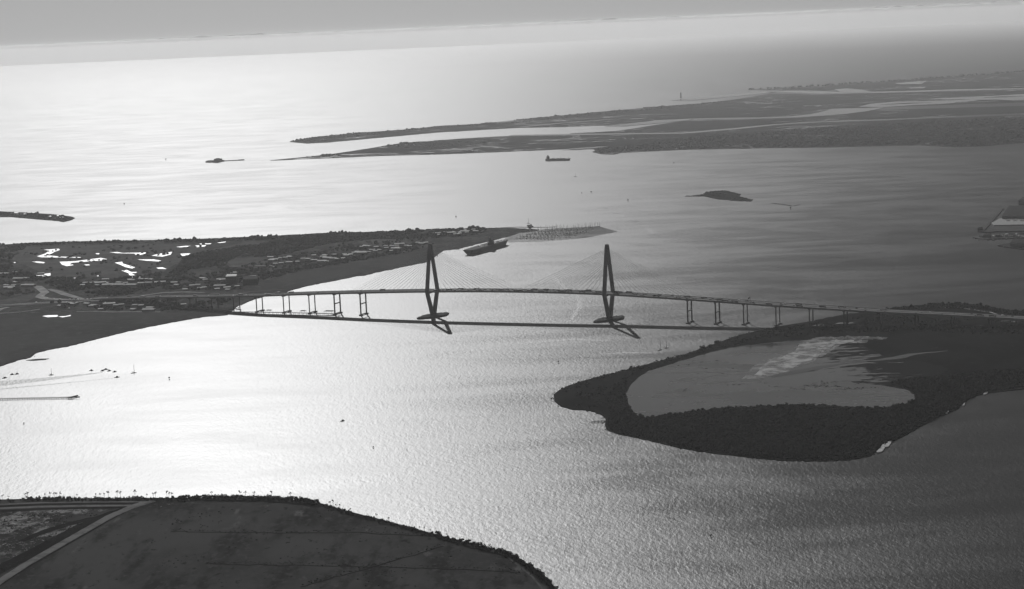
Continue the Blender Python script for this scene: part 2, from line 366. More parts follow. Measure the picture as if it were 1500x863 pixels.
for x, y, w in [(1198, 476.5, 9), (1231, 473.6, 8), (1246, 473.2, 4)]:
    sheet('sandbar', [(x - w, y + 1), (x - w * .4, y - .6), (x + w, y - .8), (x + w, y + .1), (x, y + .3)], 2.0, M['wetmud'], 'small pale sand patch on the island below the bridge', 'sandbar', .2, 4, group='pale sand patches below the bridge')
line_sheet('track', [(1384, 450.5), (1400, 450), (1425, 453.5), (1450, 457), (1463, 461.5)], 6, 2.0, M['road'], 'pale curved track beyond the bridge on the island', 'track', amp=.1)
for i, (x, y, w) in enumerate([(1418, 478, 10), (1434, 476.5, 9), (1426, 480, 12), (1472, 470, 8), (1486, 471, 9)]):
    sheet('sandbar', [(x - w, y + .6), (x, y - .7), (x + w, y - .3), (x + w * .3, y + .8)], 2.0, M['mud'], 'broken pale ground patch at the right of the island under the bridge', 'sandbar', .4, 3, group='pale ground patches at the right of the island', seed=i + 40)
sheet('marsh', [(1220, 504.5), (1280, 503), (1500, 500), (1560, 500), (1560, 545), (1500, 545), (1400, 552), (1352, 556), (1290, 545), (1240, 531), (1215, 516)], 1.75, M['dark_marsh'], 'flat dark marsh filling the right half of the island basin', 'marsh', .8, 6)
sheet('flooded_marsh', [(1112, 556), (1130, 548), (1160, 540), (1178, 530), (1205, 518), (1222, 505), (1262, 505), (1290, 520), (1350, 530), (1390, 540), (1372, 553), (1345, 561), (1310, 566), (1262, 561), (1228, 558), (1180, 566), (1140, 566)], 2.0, M['flooded'], 'streaky half-flooded marsh where the lagoon meets the dark reeds', 'marsh', 1.2, 5)
# rubble on the island shore
for i, (x, y, s) in enumerate([(1302, 649, 7), (1292, 656, 8), (1412, 592, 2.5), (1445, 573.5, 5), (1388, 603, 3)]):
    sheet('sandbar', [(x - s, y + s * .8), (x - s * .2, y - s * .3), (x + s * .6, y - s), (x + s * .5, y), (x - s * .1, y + s * .7)], 1.9, M['sand'], ['pale rubble spit on the lower right island shore', 'lower end of the pale rubble spit on the island shore', 'small pale beach at the inner bend of the island shore', 'pale rubble beach near the right edge on the island shore', 'pale rubble strip between the two bends of the island shore'][i], 'sandbar', .6, 2, seed=i + 60, skirt=-1)
sheet('sandbar', [(938, 638.3), (945, 637.6), (952, 639.2), (950, 640.2), (942, 639.6)], 1.9, M['sand'], 'tiny white beach on the lower left island shore', 'sandbar', .2, 2)

# ---- town peninsula, left
PEN = [(-170, 372), (-60, 364), (0, 358.5), (35, 356), (70, 354.5), (130, 353), (200, 352), (300, 349.5), (400, 345.5), (480, 341), (560, 339), (620, 336.5), (660, 335), (700, 334), (740, 333.5), (790, 336), (786, 338), (760, 341), (742, 347), (725, 351), (700, 357), (672, 364), (650, 366.5), (643, 371), (632, 380), (620, 385), (600, 388.5), (560, 397), (535, 403), (520, 404.5), (490, 411), (450, 418.5), (425, 425), (420, 427.5), (390, 433), (370, 439), (350, 447), (343, 453), (333, 461), (300, 463.5), (250, 472), (200, 482), (150, 494), (100, 507), (70, 512), (52, 517), (45, 523), (25, 527.5), (15, 531), (0, 536), (-170, 566)]
sheet('peninsula_ground', PEN, 1.5, M['town_land'], 'wooded town peninsula on the left at the end of the bridge', 'land', .55, 4, -1)
sheet('marsh', [(-170, 480), (0, 462), (60, 459), (140, 457), (240, 458), (328, 458.5), (330, 461), (298, 462.6), (250, 471), (200, 481), (150, 493), (100, 506), (70, 511), (50, 516), (43, 522), (23, 526.5), (0, 534), (-170, 564)], 1.9, M['marsh'], 'plain grey marsh between the left road and the glittering river', 'marsh', .3, 6)
sheet('marsh', [(420, 426.5), (470, 412), (520, 402), (580, 390.5), (622, 381), (646, 368), (640, 366), (600, 371), (560, 379), (500, 387), (440, 399), (380, 416), (385, 430)], 1.9, M['marsh'], 'plain grey marsh strip along the far shore of the peninsula', 'marsh', .3, 6, seed=2)
sheet('marsh', [(-150, 378), (0, 372), (40, 362), (120, 359), (220, 357), (300, 358), (300, 366), (262, 384), (240, 398), (190, 408), (120, 405), (80, 407), (50, 395), (20, 381)], 1.9, M['lawn'], 'open grassy marsh with white ponds on the left peninsula', 'marsh', .5, 6, seed=3)
sheet('marsh', [(290, 374), (320, 372), (360, 366), (390, 356), (372, 353), (345, 358), (310, 365), (292, 370)], 1.9, M['lawn'], 'pale grass clearing in the trees of the peninsula', 'clearing', .4, 5, seed=4)
for i, (pts, lab) in enumerate([
    ([(333, 384), (345, 378.5), (372, 377), (395, 377.5), (392, 386), (360, 388), (340, 389)], 'large pale lawn in the middle of the peninsula town'),
    ([(282, 402), (300, 398), (335, 396), (330, 400), (300, 402.5)], 'pale lawn strip left of the bridge road apartments'),
    ([(370, 394), (400, 391), (398, 396), (378, 398)], 'small pale lawn behind the bridge deck'),
    ([(-60, 446), (0, 440), (30, 434), (52, 430), (55, 435), (40, 441), (0, 446)], 'pale open ground inside the road loop on the left'),
    ([(520, 352), (560, 350), (597, 348), (597, 357), (570, 360), (530, 358)], 'pale car park on the peninsula above the bridge'),
    ([(27, 403), (45, 401), (60, 402), (40, 407), (27, 408)], 'pale grass corner by the leftmost pond')]):
    sheet('lawn', pts, 2.0, M['lawn'], lab, 'lawn', .3, 5, seed=i + 70)
PONDS = [
    [(64, 365.8), (86, 364.4), (88, 366.2), (80, 369), (76, 371.5), (68, 374), (92, 376), (118, 376.8), (118, 377.6), (80, 377.2), (60, 377), (54, 375.4), (66, 371.5), (72, 367.4)],
    [(46, 382.4), (58, 383), (66, 384.2), (64, 385.8), (54, 385), (48, 383.6)],
    [(87, 383.5), (110, 382.6), (130, 380), (148, 377.8), (157, 379.6), (150, 381.6), (130, 383), (103, 385.2), (108, 388.4), (98, 390), (91, 388)],
    [(123, 387.6), (130, 387.2), (132, 388.6), (126, 389)],
    [(160, 369.6), (172, 369.2), (180, 370.6), (210, 370), (219, 369.2), (210, 372.4), (200, 374.6), (197, 371.4), (172, 371)],
    [(222, 374.4), (236, 371.4), (252, 369), (250, 373), (238, 376), (230, 375.4)],
    [(201, 380.2), (225, 380), (236, 381.8), (234, 383), (215, 382)],
    [(168, 384.8), (179, 383.4), (180, 386.2), (198, 391.6), (194, 393.6), (184, 391.4), (176, 387.8)],
    [(178, 396.4), (186, 395.4), (192, 398.4), (201, 398.4), (199, 399.8), (192, 400.2), (198, 403.2), (190, 403.6), (188, 400)],
    [(189, 405.2), (204, 404.6), (206, 406), (194, 407)],
    [(229, 392.2), (238, 391.6), (244, 394), (232, 393.8)],
    [(46, 406.2), (56, 402.2), (74, 400), (74, 403.6), (60, 405.8)],
    [(258, 361.8), (270, 360.4), (279, 360), (276, 361.4), (264, 362.4)],
    [(286, 359.8), (302, 359), (300, 361), (288, 362.2)],
    [(292, 357), (310, 356.4), (308, 357.6), (294, 358)],
    [(264, 371.8), (279, 371.2), (275, 374), (267, 375)],
    [(318, 355.6), (331, 353.8), (330, 355), (322, 356)],
    [(62, 463), (70, 461.8), (85, 461.4), (84, 464), (70, 464.8)], [(85, 463.6), (96, 463), (104, 461.4), (103, 463), (92, 465)],
    [(142, 403.8), (147, 403), (147, 404.2), (143, 404.8)], [(140, 371), (146, 371.2), (145, 372.6), (141, 372.4)], [(20, 384), (23, 384), (22.6, 385.4), (20.4, 385.2)],
    [(106, 407), (111, 406.2), (111, 407.4), (107, 407.8)],
]
PLAB = ['Z-shaped white pond', 'small white sliver pond left of the Y-shaped one', 'long branching white pond', 'tiny white pond below the branching one', 'white pond with a downward spike', 'white wedge-shaped pond', 'thin white curved pond', 'white zigzag pond', 'white stepped pond', 'short white pond at the edge of the trees', 'small white pond by the tree edge', 'white slanting pond nearest the road loop', 'thin grey pond near the far shore', 'bright white pond near the far shore', 'thin pale pond above the bright one', 'white pond beside the dark trees', 'faint pale pond in the far clearing', 'white pool below the left road', 'second white pool below the left road', 'speck-sized pond right of the slanting one', 'speck-sized pond near the spiked one', 'speck-sized pond at the far left', 'speck-sized pond above the road loop']
for i, p in enumerate(PONDS):
    sheet('pond', p, 2.4, M['pond'], PLAB[i] + ' on the left peninsula', 'pond', .12, 3, seed=i)
# roads of the town
line_sheet('road', [(0, 447), (30, 445), (58, 443.2), (95, 441.8), (130, 440.8), (150, 440)], 12, 2.4, M['road'], 'main road running left from the bridge end', 'road', amp=.1)
line_sheet('road', [(-60, 457), (-20, 452), (0, 449), (20, 446.8), (90, 443.2), (120, 442.2)], 9, 2.4, M['road'], 'second carriageway below the main left road', 'road', amp=.1)
line_sheet('road', [(150, 438.5), (120, 438.8), (90, 438.6), (68, 437.4), (58, 434.8), (60, 432), (66, 428.5), (62, 424.5), (55, 419.5), (42, 418.5), (30, 418.8)], [12, 11, 10, 11, 18, 26, 26, 24, 26, 24, 14], 2.4, M['road'], 'pale winding ramp curling up from the left road', 'road', amp=.15)
line_sheet('road', [(122, 438.4), (108, 434.5), (95, 431), (85, 427), (72, 423.5)], [10, 20, 24, 22, 14], 2.4, M['road'], 'pale slanting ramp beside the winding ramp', 'road', amp=.15)
line_sheet('road', [(-10, 459), (2, 452), (12, 450)], 16, 2.4, M['road'], 'curved slip road at the left edge', 'road')
line_sheet('road', [(112, 456.5), (140, 456), (165, 457), (200, 456.5), (235, 457)], 9, 2.4, M['road'], 'pale road along the top of the left marsh', 'road', amp=.15)
line_sheet('road', [(0, 459), (30, 457), (58, 453)], 8, 2.4, M['road'], 'pale road below the car park on the left', 'road', amp=.15)
line_sheet('road', [(196, 435.2), (215, 432), (240, 428.5), (272, 427.6), (300, 428.6)], [9, 12, 16, 14, 6], 2.4, M['road'], 'pale side road climbing from the bridge approach', 'road', amp=.15)
line_sheet('road', [(340, 432.2), (365, 427.5), (400, 424.6), (420, 424)], [14, 22, 22, 6], 2.4, M['lawn'], 'grey grass verge above the bridge approach', 'verge', amp=.15)
line_sheet('road', [(336, 390), (370, 389.5), (395, 388.5), (402, 391)], [8, 9, 9, 6], 2.4, M['road'], 'pale street below the large lawn', 'road', amp=.15)
sheet('sandbar', [(38, 527.6), (52, 525.8), (72, 525), (66, 526.8), (48, 528.2)], .8, M['marsh'], 'thin dark mud bar off the left shore', 'sandbar', .2, 4, -1)
sheet('sandbar', [(650, 371), (665, 366.5), (690, 364.5), (688, 369), (684, 373), (668, 374), (652, 373.5)], .25, M['rip'], 'calm bright water between the shore and the big ship', 'water', .2, 4)
# marina basin
sheet('marina_water', [(742, 347), (770, 339), (800, 335.5), (850, 333), (875, 331.5), (889, 335), (905, 339.5), (880, 344), (860, 348), (820, 352), (790, 354), (745, 355), (738, 352)], .3, M['calm'], 'darker sheltered water of the marina beyond the right end of the peninsula', 'water', .3, 5)
line_sheet('breakwater', [(715, 335.5), (735, 333.6), (760, 332.4), (800, 333), (815, 331.8)], [20, 14, 10, 10, 8], 1.5, M['marsh'], 'thin low breakwater beyond the marina', 'breakwater', amp=.2)
# ---- spit, left edge; small harbour island; fort point
SPIT = [(-140, 311), (-40, 309.5), (0, 309.5), (50, 312), (80, 314), (105, 317.3), (110, 319.3), (104, 322.5), (93, 325), (85, 323.5), (50, 320.7), (20, 318), (-40, 317), (-140, 319)]
sheet('spit_ground', SPIT, 1.5, M['far_land'], 'dark narrow spit at the left edge amid the brightest water', 'spit', .2, 4, -1)
for i, (x, y, w) in enumerate([(22, 311.6, 6), (28, 313.4, 4), (36, 313.2, 3), (75, 316.6, 4), (84, 316, 2.5), (91, 318.4, 5), (80, 320, 2)]):
    sheet('pond', [(x - w, y + .6), (x - w * .3, y - .5), (x + w, y - .6), (x + w * .6, y + .4)], 2.2, M['pond'], 'small bright pool on the dark spit', 'pond', .1, 2, group='bright pools on the spit', seed=i)
SHUTE = [(1003, 287.6), (1020, 286.2), (1030, 284.8), (1034, 281.5), (1045, 280), (1065, 279.5), (1078, 282.5), (1085, 284.5), (1083, 288), (1103, 292.6), (1100, 295), (1080, 294.4), (1050, 291.4), (1030, 287.4)]
sheet('island_ground', SHUTE, 1.2, M['dark_marsh'], 'small dark shrubby island alone in the grey harbour', 'island', .4, 3, -1)
line_sheet('sandbar', [(1130, 297.5), (1150, 300), (1162, 302), (1172, 299.5)], [8, 10, 10, 6], .6, M['dark_marsh'], 'thin dark shoal right of the small harbour island', 'sandbar', amp=.3, step=4)
# ---- far barrier islands
BAR = [(424, 207.6), (440, 204), (470, 199.5), (520, 195), (560, 192), (605, 189), (640, 184.5), (700, 181.5), (760, 175.5), (820, 169.5), (880, 163.5), (950, 157.5), (1000, 153.5), (1040, 150.3), (1085, 144.5), (1115, 139.5), (1127, 137.5), (1160, 137.5), (1200, 139), (1250, 137.5), (1330, 135.5), (1500, 131.5), (1900, 118), (1900, 140), (1500, 150), (1260, 158), (1235, 163), (1210, 166.5), (1160, 170.5), (1100, 172), (1010, 173.5), (960, 176), (900, 183), (820, 186), (760, 187), (700, 190.5), (640, 194), (580, 199.5), (530, 204), (480, 208.7), (450, 210.2)]
sheet('barrier_island_ground', BAR, 2, M['far_marsh'], 'long dark barrier island tapering to a point on the left', 'island', .25, 7, -1)
MIDL = [(835, 195.5), (900, 192), (930, 188), (960, 183), (1000, 177.5), (1100, 175), (1170, 173), (1220, 169), (1260, 162), (1500, 155), (1900, 143), (1900, 152), (1500, 165), (1300, 174), (1200, 177.5), (1130, 182), (1060, 188.5), (1000, 193.5), (900, 195.7)]
sheet('marsh_island_ground', MIDL, 2, M['far_marsh'], 'flat marsh wedge between the two far creeks', 'island', .25, 7, -1)
COAST = [(396, 235), (440, 230.5), (490, 225), (540, 217.5), (575, 211.5), (590, 209.3), (640, 205.5), (700, 201.5), (740, 199.3), (840, 198), (1000, 196), (1060, 191.2), (1130, 184.2), (1200, 179.8), (1300, 176.5), (1500, 168), (1900, 156), (1900, 200), (1500, 209), (1440, 214), (1400, 215.5), (1350, 212.5), (1300, 213.5), (1180, 216), (1060, 217.5), (1000, 219.2), (910, 223.5), (900, 226), (880, 225.5), (868, 222.5), (876, 219), (850, 217.3), (800, 219.5), (720, 223), (640, 226), (560, 228), (470, 232)]
sheet('coastal_island_ground', COAST, 2, M['far_marsh'], 'broad dark wooded island across the harbour at the far right', 'island', .25, 7, -1)
FOLLY = [(1096, 131.4), (1130, 130), (1200, 126), (1250, 122.2), (1300, 119.5), (1350, 116), (1400, 112), (1450, 109), (1500, 104.5), (1900, 80), (1900, 112), (1500, 129), (1330, 133), (1250, 134.5), (1220, 133.5), (1180, 132), (1130, 132.2)]
sheet('beach_island_ground', FOLLY, 2, M['far_marsh'], 'farthest thin tree-lined island strip at the upper right', 'island', .2, 7, -1)
line_sheet('creek', [(900, 184.6), (960, 179), (1005, 175), (1060, 173.6), (1110, 173), (1165, 171.2), (1210, 167.5), (1236, 163.6), (1258, 158.5)], [190, 220, 200, 150, 130, 130, 170, 260, 380], 3.2, M['creek'], 'pale creek winding between the two long far islands', 'creek', amp=.12, step=8)
line_sheet('creek', [(745, 198.8), (840, 197), (1000, 195), (1060, 190.2), (1130, 183.2), (1200, 178.8), (1300, 175.6), (1400, 170.5)], [120, 130, 120, 120, 100, 80, 60, 40], 3.2, M['creek'], 'thin pale creek along the top of the broad far island', 'creek', amp=.12, step=8)
line_sheet('creek', [(1000, 147), (1060, 141), (1127, 134.6), (1170, 134.4), (1215, 136), (1250, 136), (1320, 134.4), (1400, 132), (1500, 130), (1700, 122)], [260, 280, 260, 230, 260, 300, 180, 150, 140, 130], 3.2, M['creek'], 'pale channel below the farthest tree-lined strip', 'creek', amp=.12, step=8)
for i, (p, lab) in enumerate([
    ([(1258, 156.5), (1275, 152), (1300, 150), (1330, 147.5), (1380, 143.5), (1440, 141), (1500, 138), (1700, 131), (1700, 139), (1500, 146.5), (1440, 149), (1380, 152), (1330, 154.5), (1290, 157)], 'broad pale lagoon in the far marsh at the upper right'),
    ([(1222, 131), (1240, 129.5), (1262, 131.5), (1278, 134.5), (1250, 136.5), (1230, 134.5)], 'pale bulge of the far channel below the tree-lined strip'),
    ([(1310, 122), (1340, 119.5), (1358, 118.5), (1350, 123), (1320, 123.5)], 'pale pool on the far tree-lined strip'),
    ([(1330, 128.5), (1356, 127), (1354, 129), (1334, 129.6)], 'thin pale pool on the far tree-lined strip'),
    ([(640, 219.5), (680, 217.5), (695, 217), (690, 219.4), (650, 220.8)], 'small pale pool at the low end of the broad far island'),
    ([(700, 214.5), (722, 213.4), (732, 214.4), (712, 215.6)], 'pale pool right of the lower one on the broad far island'),
    ([(555, 226), (580, 224), (588, 225.3), (562, 226.8)], 'sliver pool near the tip of the broad far island'),
    ([(822, 219.2), (860, 215.6), (895, 214), (872, 217), (850, 218.6)], 'pale inlet beside the far wooded headland'),
    ([(775, 205.6), (800, 204.4), (815, 204.8), (792, 206.2)], 'pale pool in the middle of the broad far island'),
    ([(833, 207.6), (862, 206.8), (850, 208.6)], 'thin pale pool right of the middle one')]):
    sheet('pond', p, 4, M['creek'], lab, 'pond', .25, 4, seed=i + 11)
line_sheet('creek', [(764, 185.8), (820, 180.5), (860, 177.5), (900, 174.5), (912, 174)], [90, 70, 60, 40, 20], 4, M['creek'], 'thin pale creek branching into the barrier island', 'creek', amp=.15)
line_sheet('creek', [(1130, 183), (1180, 179), (1240, 176.4), (1300, 175), (1330, 173.5)], [80, 50, 40, 30, 20], 4, M['creek'], 'thin pale creek ending in the broad far island', 'creek', amp=.15)
for k_, p_ in enumerate([[(1290, 153.5), (1330, 151.5), (1365, 150)], [(1345, 148), (1390, 146.2), (1420, 146)], [(1400, 150.4), (1440, 147.8), (1470, 146.6)], [(1320, 148.6), (1352, 146.6), (1380, 145.4)], [(1440, 143.4), (1470, 141.8), (1500, 141.2)]]):
    line_sheet('marsh_bar', p_, [30, 110, 30], 4.5, M['far_land'], 'thin dark reed bar lying in the broad pale far lagoon', 'marsh', amp=.45, step=4, seed=k_ + 3, group='reed bars of the far lagoon')
line_sheet('creek', [(1430, 147), (1455, 146.4), (1475, 147.5), (1500, 148.5)], [120, 90, 80, 90], 4.5, M['far_land'], 'dark marsh bar in the broad pale far lagoon', 'marsh', amp=.2)

for pts, w_, lab in [
    ([(870, 296), (883, 303), (917, 318), (950, 334), (962, 344), (990, 346)], [6, 14, 22, 26, 24, 8], 'bright current line curving right of the marina'),
    ([(816, 394), (845, 389), (866, 386), (880, 376)], [6, 14, 12, 5], 'bright current line left of the right tower'),
    ([(802, 398), (810, 406), (824, 418), (830, 424)], [8, 16, 16, 5], 'short bright current line above the bridge deck'),
    ([(840, 424), (849, 440), (848, 452), (836, 468)], [6, 12, 14, 6], 'bright current line under the bridge left of the right tower'),
    ([(712, 445), (730, 434), (752, 422)], [5, 12, 6], 'bright current line under the middle of the bridge'),
    ([(640, 522), (700, 512), (760, 503), (840, 497), (900, 500)], [4, 16, 22, 22, 6], 'long faint bright band below the bridge shadow'),
    ([(880, 519), (915, 516.5), (960, 517)], [5, 14, 5], 'short bright band above the island tip'),
    ([(906, 467.5), (918, 465.4), (930, 464.6)], [4, 12, 4], 'bright foam streak right of the right rock island'),
    ([(657, 461), (664, 458.6), (660, 456.4), (650, 455.6)], [4, 7, 7, 3], 'bright foam curl round the left rock island')]:
    line_sheet('current_line', pts, w_, .1, M['rip'], lab, 'current line', 'structure', .5, 5, seed=len(lab))

# ------------------------------------------------------------------ bridge
PA = at(635, 464); PB = at(893, 469)
BD = (PB - PA); SPAN = BD.length; BD.normalize(); BN = Vector((-BD.y, BD.x, 0))   # along the deck, and across it (away from the camera)
BROT = math.atan2(BD.y, BD.x)
OFF_T = [-1500, -1200, -960, -750, -506, -350, -200, 0, 460, 664, 876, 1100, 1450, 2200]
OFF_N = [330, 225, 135, 72, 28, 22, 8, 0, 0, -14, -22, -12, 40, 170]
def off(t): return float(np.interp(t, OFF_T, OFF_N))
def solve_deck(px, py):
    t, z = (px - 635) * 1.8, 50.
    for _ in range(60):
        def Q(tt, zz): return np.array(proj(PA + BD * tt + BN * off(tt) + Vector((0, 0, zz))))
        p0 = Q(t, z); e = np.array([px, py]) - p0
        J = np.array([Q(t + 1, z) - p0, Q(t, z + 1) - p0]).T
        s = np.linalg.solve(J, e); t += s[0]; z += s[1]
    return t, z
DECK_PX = [(150, 437.2), (200, 435.6), (250, 434.3), (300, 433), (350, 432), (400, 431), (450, 429.7), (500, 428.4), (550, 427), (600, 425.7), (650, 424.9), (700, 424.6), (760, 425), (800, 425.9), (850, 427.4), (889, 429.2), (950, 432.6), (1000, 436.7), (1050, 439.8), (1100, 443), (1150, 446.1), (1200, 449.2), (1250, 452.4), (1300, 455.2), (1350, 458), (1400, 460.7), (1450, 463.2), (1500, 465.2)]
DT = np.array([solve_deck(*q) for q in DECK_PX])
PF = np.polyfit(DT[:, 0] / 1000, DT[:, 1], 6)
def deck_z(t):
    t0, t1 = DT[0, 0], DT[-1, 0]
    tc = min(max(t, t0), t1); z = float(np.polyval(PF, tc / 1000))
    if t < t0: z = max(3.0, z + (t - t0) * .03)
    if t > t1: z = max(6.0, z - (t - t1) * .02)
    return z
def bp(t, n=0.0, z=0.0):
    """bridge frame: t along from the left tower, n across from the deck's centre line, z up"""
    return Vector((t, off(t) + n, z))
def deck_dir(t):
    a, b = bp(t - 4), bp(t + 4); d = b - a; d.z = (deck_z(t + 4) - deck_z(t - 4)); return d.normalized()

bridge = empty('cable_stayed_bridge', PA, BROT, 'long cable-stayed bridge with two dark diamond towers crossing the whole harbour', 'bridge')
T0, T1 = -1130.0, 1900.0
TS = np.linspace(T0, T1, 160)
def sweep(prof, ts, closed=True):
    """prof: list of (n, dz) swept along the deck"""
    mb = MB(); k = len(prof)
    for t in ts:
        d = deck_dir(t); nx = Vector((-d.y, d.x, 0)).normalized(); c = bp(t, 0, deck_z(t))
        mb.v += [tuple(c + nx * n + Vector((0, 0, dz))) for n, dz in prof]
    for i in range(len(ts) - 1):
        for j in range(k if closed else k - 1):
            a, b = i * k + j, i * k + (j + 1) % k
            mb.f.append((a, b, b + k, a + k))
    if closed: mb.f += [tuple(range(k - 1, -1, -1)), tuple(range((len(ts) - 1) * k, len(ts) * k))]
    return mb
HW = 21.5
deck = sweep([(-HW, 0), (HW, 0), (HW, -3), (HW - 1.6, -3), (HW - 1.8, -.6), (-HW + 1.8, -.6), (-HW + 1.6, -3), (-HW, -3)], TS).build('deck', M['deck'], bridge)
for s in (-1, 1):
    sweep([(s * (HW - .1), .01), (s * (HW - .1), 1.1), (s * (HW - .5), 1.1), (s * (HW - .5), .01)], TS).build('parapet', M['concrete'], deck)
sweep([(-.35, .01), (-.35, .9), (.35, .9), (.35, .01)], TS).build('median_barrier', M['concrete'], deck)
def tower(t):
    dz = deck_z(t); zb = dz - 5.5
    o = bpy.data.objects.new('tower', None); COL.objects.link(o); o.parent = bridge
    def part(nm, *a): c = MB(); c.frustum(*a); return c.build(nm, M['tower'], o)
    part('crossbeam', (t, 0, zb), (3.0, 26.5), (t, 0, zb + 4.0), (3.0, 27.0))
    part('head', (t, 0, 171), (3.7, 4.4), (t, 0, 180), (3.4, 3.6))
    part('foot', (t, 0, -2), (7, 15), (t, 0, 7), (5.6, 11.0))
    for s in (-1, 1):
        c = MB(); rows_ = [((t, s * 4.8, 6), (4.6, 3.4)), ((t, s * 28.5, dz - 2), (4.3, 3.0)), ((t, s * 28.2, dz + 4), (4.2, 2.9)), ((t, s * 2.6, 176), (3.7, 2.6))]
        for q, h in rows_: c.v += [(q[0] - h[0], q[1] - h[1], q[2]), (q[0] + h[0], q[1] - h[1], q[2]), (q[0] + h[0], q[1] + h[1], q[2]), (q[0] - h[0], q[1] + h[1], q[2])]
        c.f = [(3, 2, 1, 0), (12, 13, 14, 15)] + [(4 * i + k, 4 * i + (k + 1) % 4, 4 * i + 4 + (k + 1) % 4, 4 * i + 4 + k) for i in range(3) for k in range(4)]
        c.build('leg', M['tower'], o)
    return o
def leg_axis(z, dz):
    return 28.2 + (2.6 - 28.2) * (z - dz - 4) / (176 - dz - 4)
stuffc = MB()
for t in (0.0, SPAN):
    tower(t); dz = deck_z(t)
    for dirn in (-1, 1):
        for s in (-1, 1):
            for k in range(16):
                tt = t + dirn * (14 + 13.4 * (k + 1)); zc = 108 + 60 * ((k + 1) / 16) ** .8
                a = bp(tt, s * (HW - .3), deck_z(tt) + .3); b = Vector((t + dirn * 3.0, s * (leg_axis(zc, dz) - .5), zc))
                r_ = .155
                if k >= 4:
                    c = MB(); c.tube(a, b, r_, n=4); c.build('stay_cable', M['cable'], bridge)
                else: stuffc.tube(a, b, r_, n=4)
tag(stuffc.build('short_stay_cable', M['cable'], bridge), kind='stuff')

PIERS = [-1050, -960, -880, -805, -730, -656, -582, -506, -425, -349, -273, -196, 663.5, 731.6, 798.7, 875.7, 952, 1030, 1108, 1186, 1264, 1342, 1420, 1500, 1580, 1660]
for t in PIERS:
    dz = deck_z(t); n0 = off(t); water = -520 < t < 900; big = t in (-273, -196, 663.5, 731.6)
    sep = 15.0; rr = 1.9 if big else 1.45
    top = dz - 3.0
    if top < 6: continue
    pm_ = M['rock'] if t > 1000 or t < -560 else M['tower']  # piers over land: shade put into the colour by the near-black rock material
    p = bpy.data.objects.new('pier', None); COL.objects.link(p); p.parent = bridge
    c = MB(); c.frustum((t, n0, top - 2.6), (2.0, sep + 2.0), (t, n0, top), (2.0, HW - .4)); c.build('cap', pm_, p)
    if water:
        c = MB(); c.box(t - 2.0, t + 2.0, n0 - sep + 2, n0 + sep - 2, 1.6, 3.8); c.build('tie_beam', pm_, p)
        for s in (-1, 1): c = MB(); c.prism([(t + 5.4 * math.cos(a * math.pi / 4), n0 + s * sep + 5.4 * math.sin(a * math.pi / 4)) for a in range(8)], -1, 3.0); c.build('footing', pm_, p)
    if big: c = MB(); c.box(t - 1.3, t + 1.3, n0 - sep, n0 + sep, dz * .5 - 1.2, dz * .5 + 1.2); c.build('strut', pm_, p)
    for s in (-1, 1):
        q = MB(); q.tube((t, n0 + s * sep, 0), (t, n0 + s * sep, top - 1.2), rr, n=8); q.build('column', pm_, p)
# sign gantry and light poles on the deck
for t in (-590., 806.):
    c = MB(); z = deck_z(t)
    for n in (-18, 18) if t > 0 else (18,): c.tube(bp(t, n, z), bp(t, n, z + 8.5), .35)
    if t > 0:
        c.tube(bp(t, -18, z + 7.5), bp(t, 18, z + 7.5), .4)
        c.box(t - .3, t + .3, off(t) + 2, off(t) + 13, z + 6.5, z + 10)
    else: c.tube(bp(t, 18, z + 8.5), bp(t, 10, z + 9), .25)
    c.build('sign_gantry' if t > 0 else 'light_pole', M['steel'], bridge)

# protective rock islands round the towers' feet
for t, lab in ((0.0, 'dark lens-shaped rock island round the foot of the left bridge tower'), (SPAN, 'dark lens-shaped rock island round the foot of the right bridge tower')):
    c = MB(); n = 36; d = Vector((.70, .71, 0)); e = Vector((-d.y, d.x, 0)); base = PA + BD * t
    rings = []
    for k, (f, z) in enumerate(((1.0, -1), (.95, 3.0), (.85, 5.0), (0, 5.6))):
        r = random.Random(5)
        for i in range(n):
            a = 2 * math.pi * i / n; L = 54 * math.cos(a); W = 25 * math.sin(a) * (1 - .5 * abs(math.cos(a)) ** 3)
            j = 1 + r.uniform(-.06, .06)
            c.v.append(tuple(d * (L * f * j) + e * (W * f * j) + Vector((0, 0, z + r.uniform(-.3, .3)))))
    for k in range(3):
        for i in range(n): c.f.append((k * n + i, k * n + (i + 1) % n, (k + 1) * n + (i + 1) % n, (k + 1) * n + i))
    tag(c.build('rock_island', M['rock'], None, base + Vector((0, 0, 0))), lab, 'rock island')

# ------------------------------------------------------------------ vehicles
def vehicle_mesh(kind, mat):
    c = MB()
    if kind == 'car':
        c.prism([(-2.3, -.9), (2.3, -.9), (2.3, .9), (-2.3, .9)], .35, .95); c.frustum((-.2, 0, .95), (1.5, .85), (-.3, 0, 1.5), (1.0, .7))
        W = (-1.4, 1.4); wy = .9
    elif kind == 'van':
        c.prism([(-2.7, -1), (2.7, -1), (2.7, 1), (-2.7, 1)], .4, 1.2); c.frustum((-.4, 0, 1.2), (2.2, 1), (-.5, 0, 2.2), (2.0, .9)); W = (-1.7, 1.7); wy = 1.0
    else:
        c.box(-8, 3.6, -1.28, 1.28, 1.1, 4.0); c.prism([(4.2, -1.2), (7.6, -1.2), (7.6, 1.2), (4.2, 1.2)], .8, 2.0); c.frustum((5.4, 0, 2.0), (1.2, 1.2), (5.3, 0, 3.5), (1.0, 1.1)); W = (-6.6, -5.4, 4.6, 6.6); wy = 1.2
    for x in W:
        for s in (-1, 1): c.tube((x, s * wy - .12, .38), (x, s * wy + .12, .38), .38, n=8)
    return c.mesh(kind, mat)
VM = {(k, c): vehicle_mesh(k, M[c]) for k in ('car', 'van', 'truck') for c in ('dark_paint', 'grey_paint', 'white_paint')}
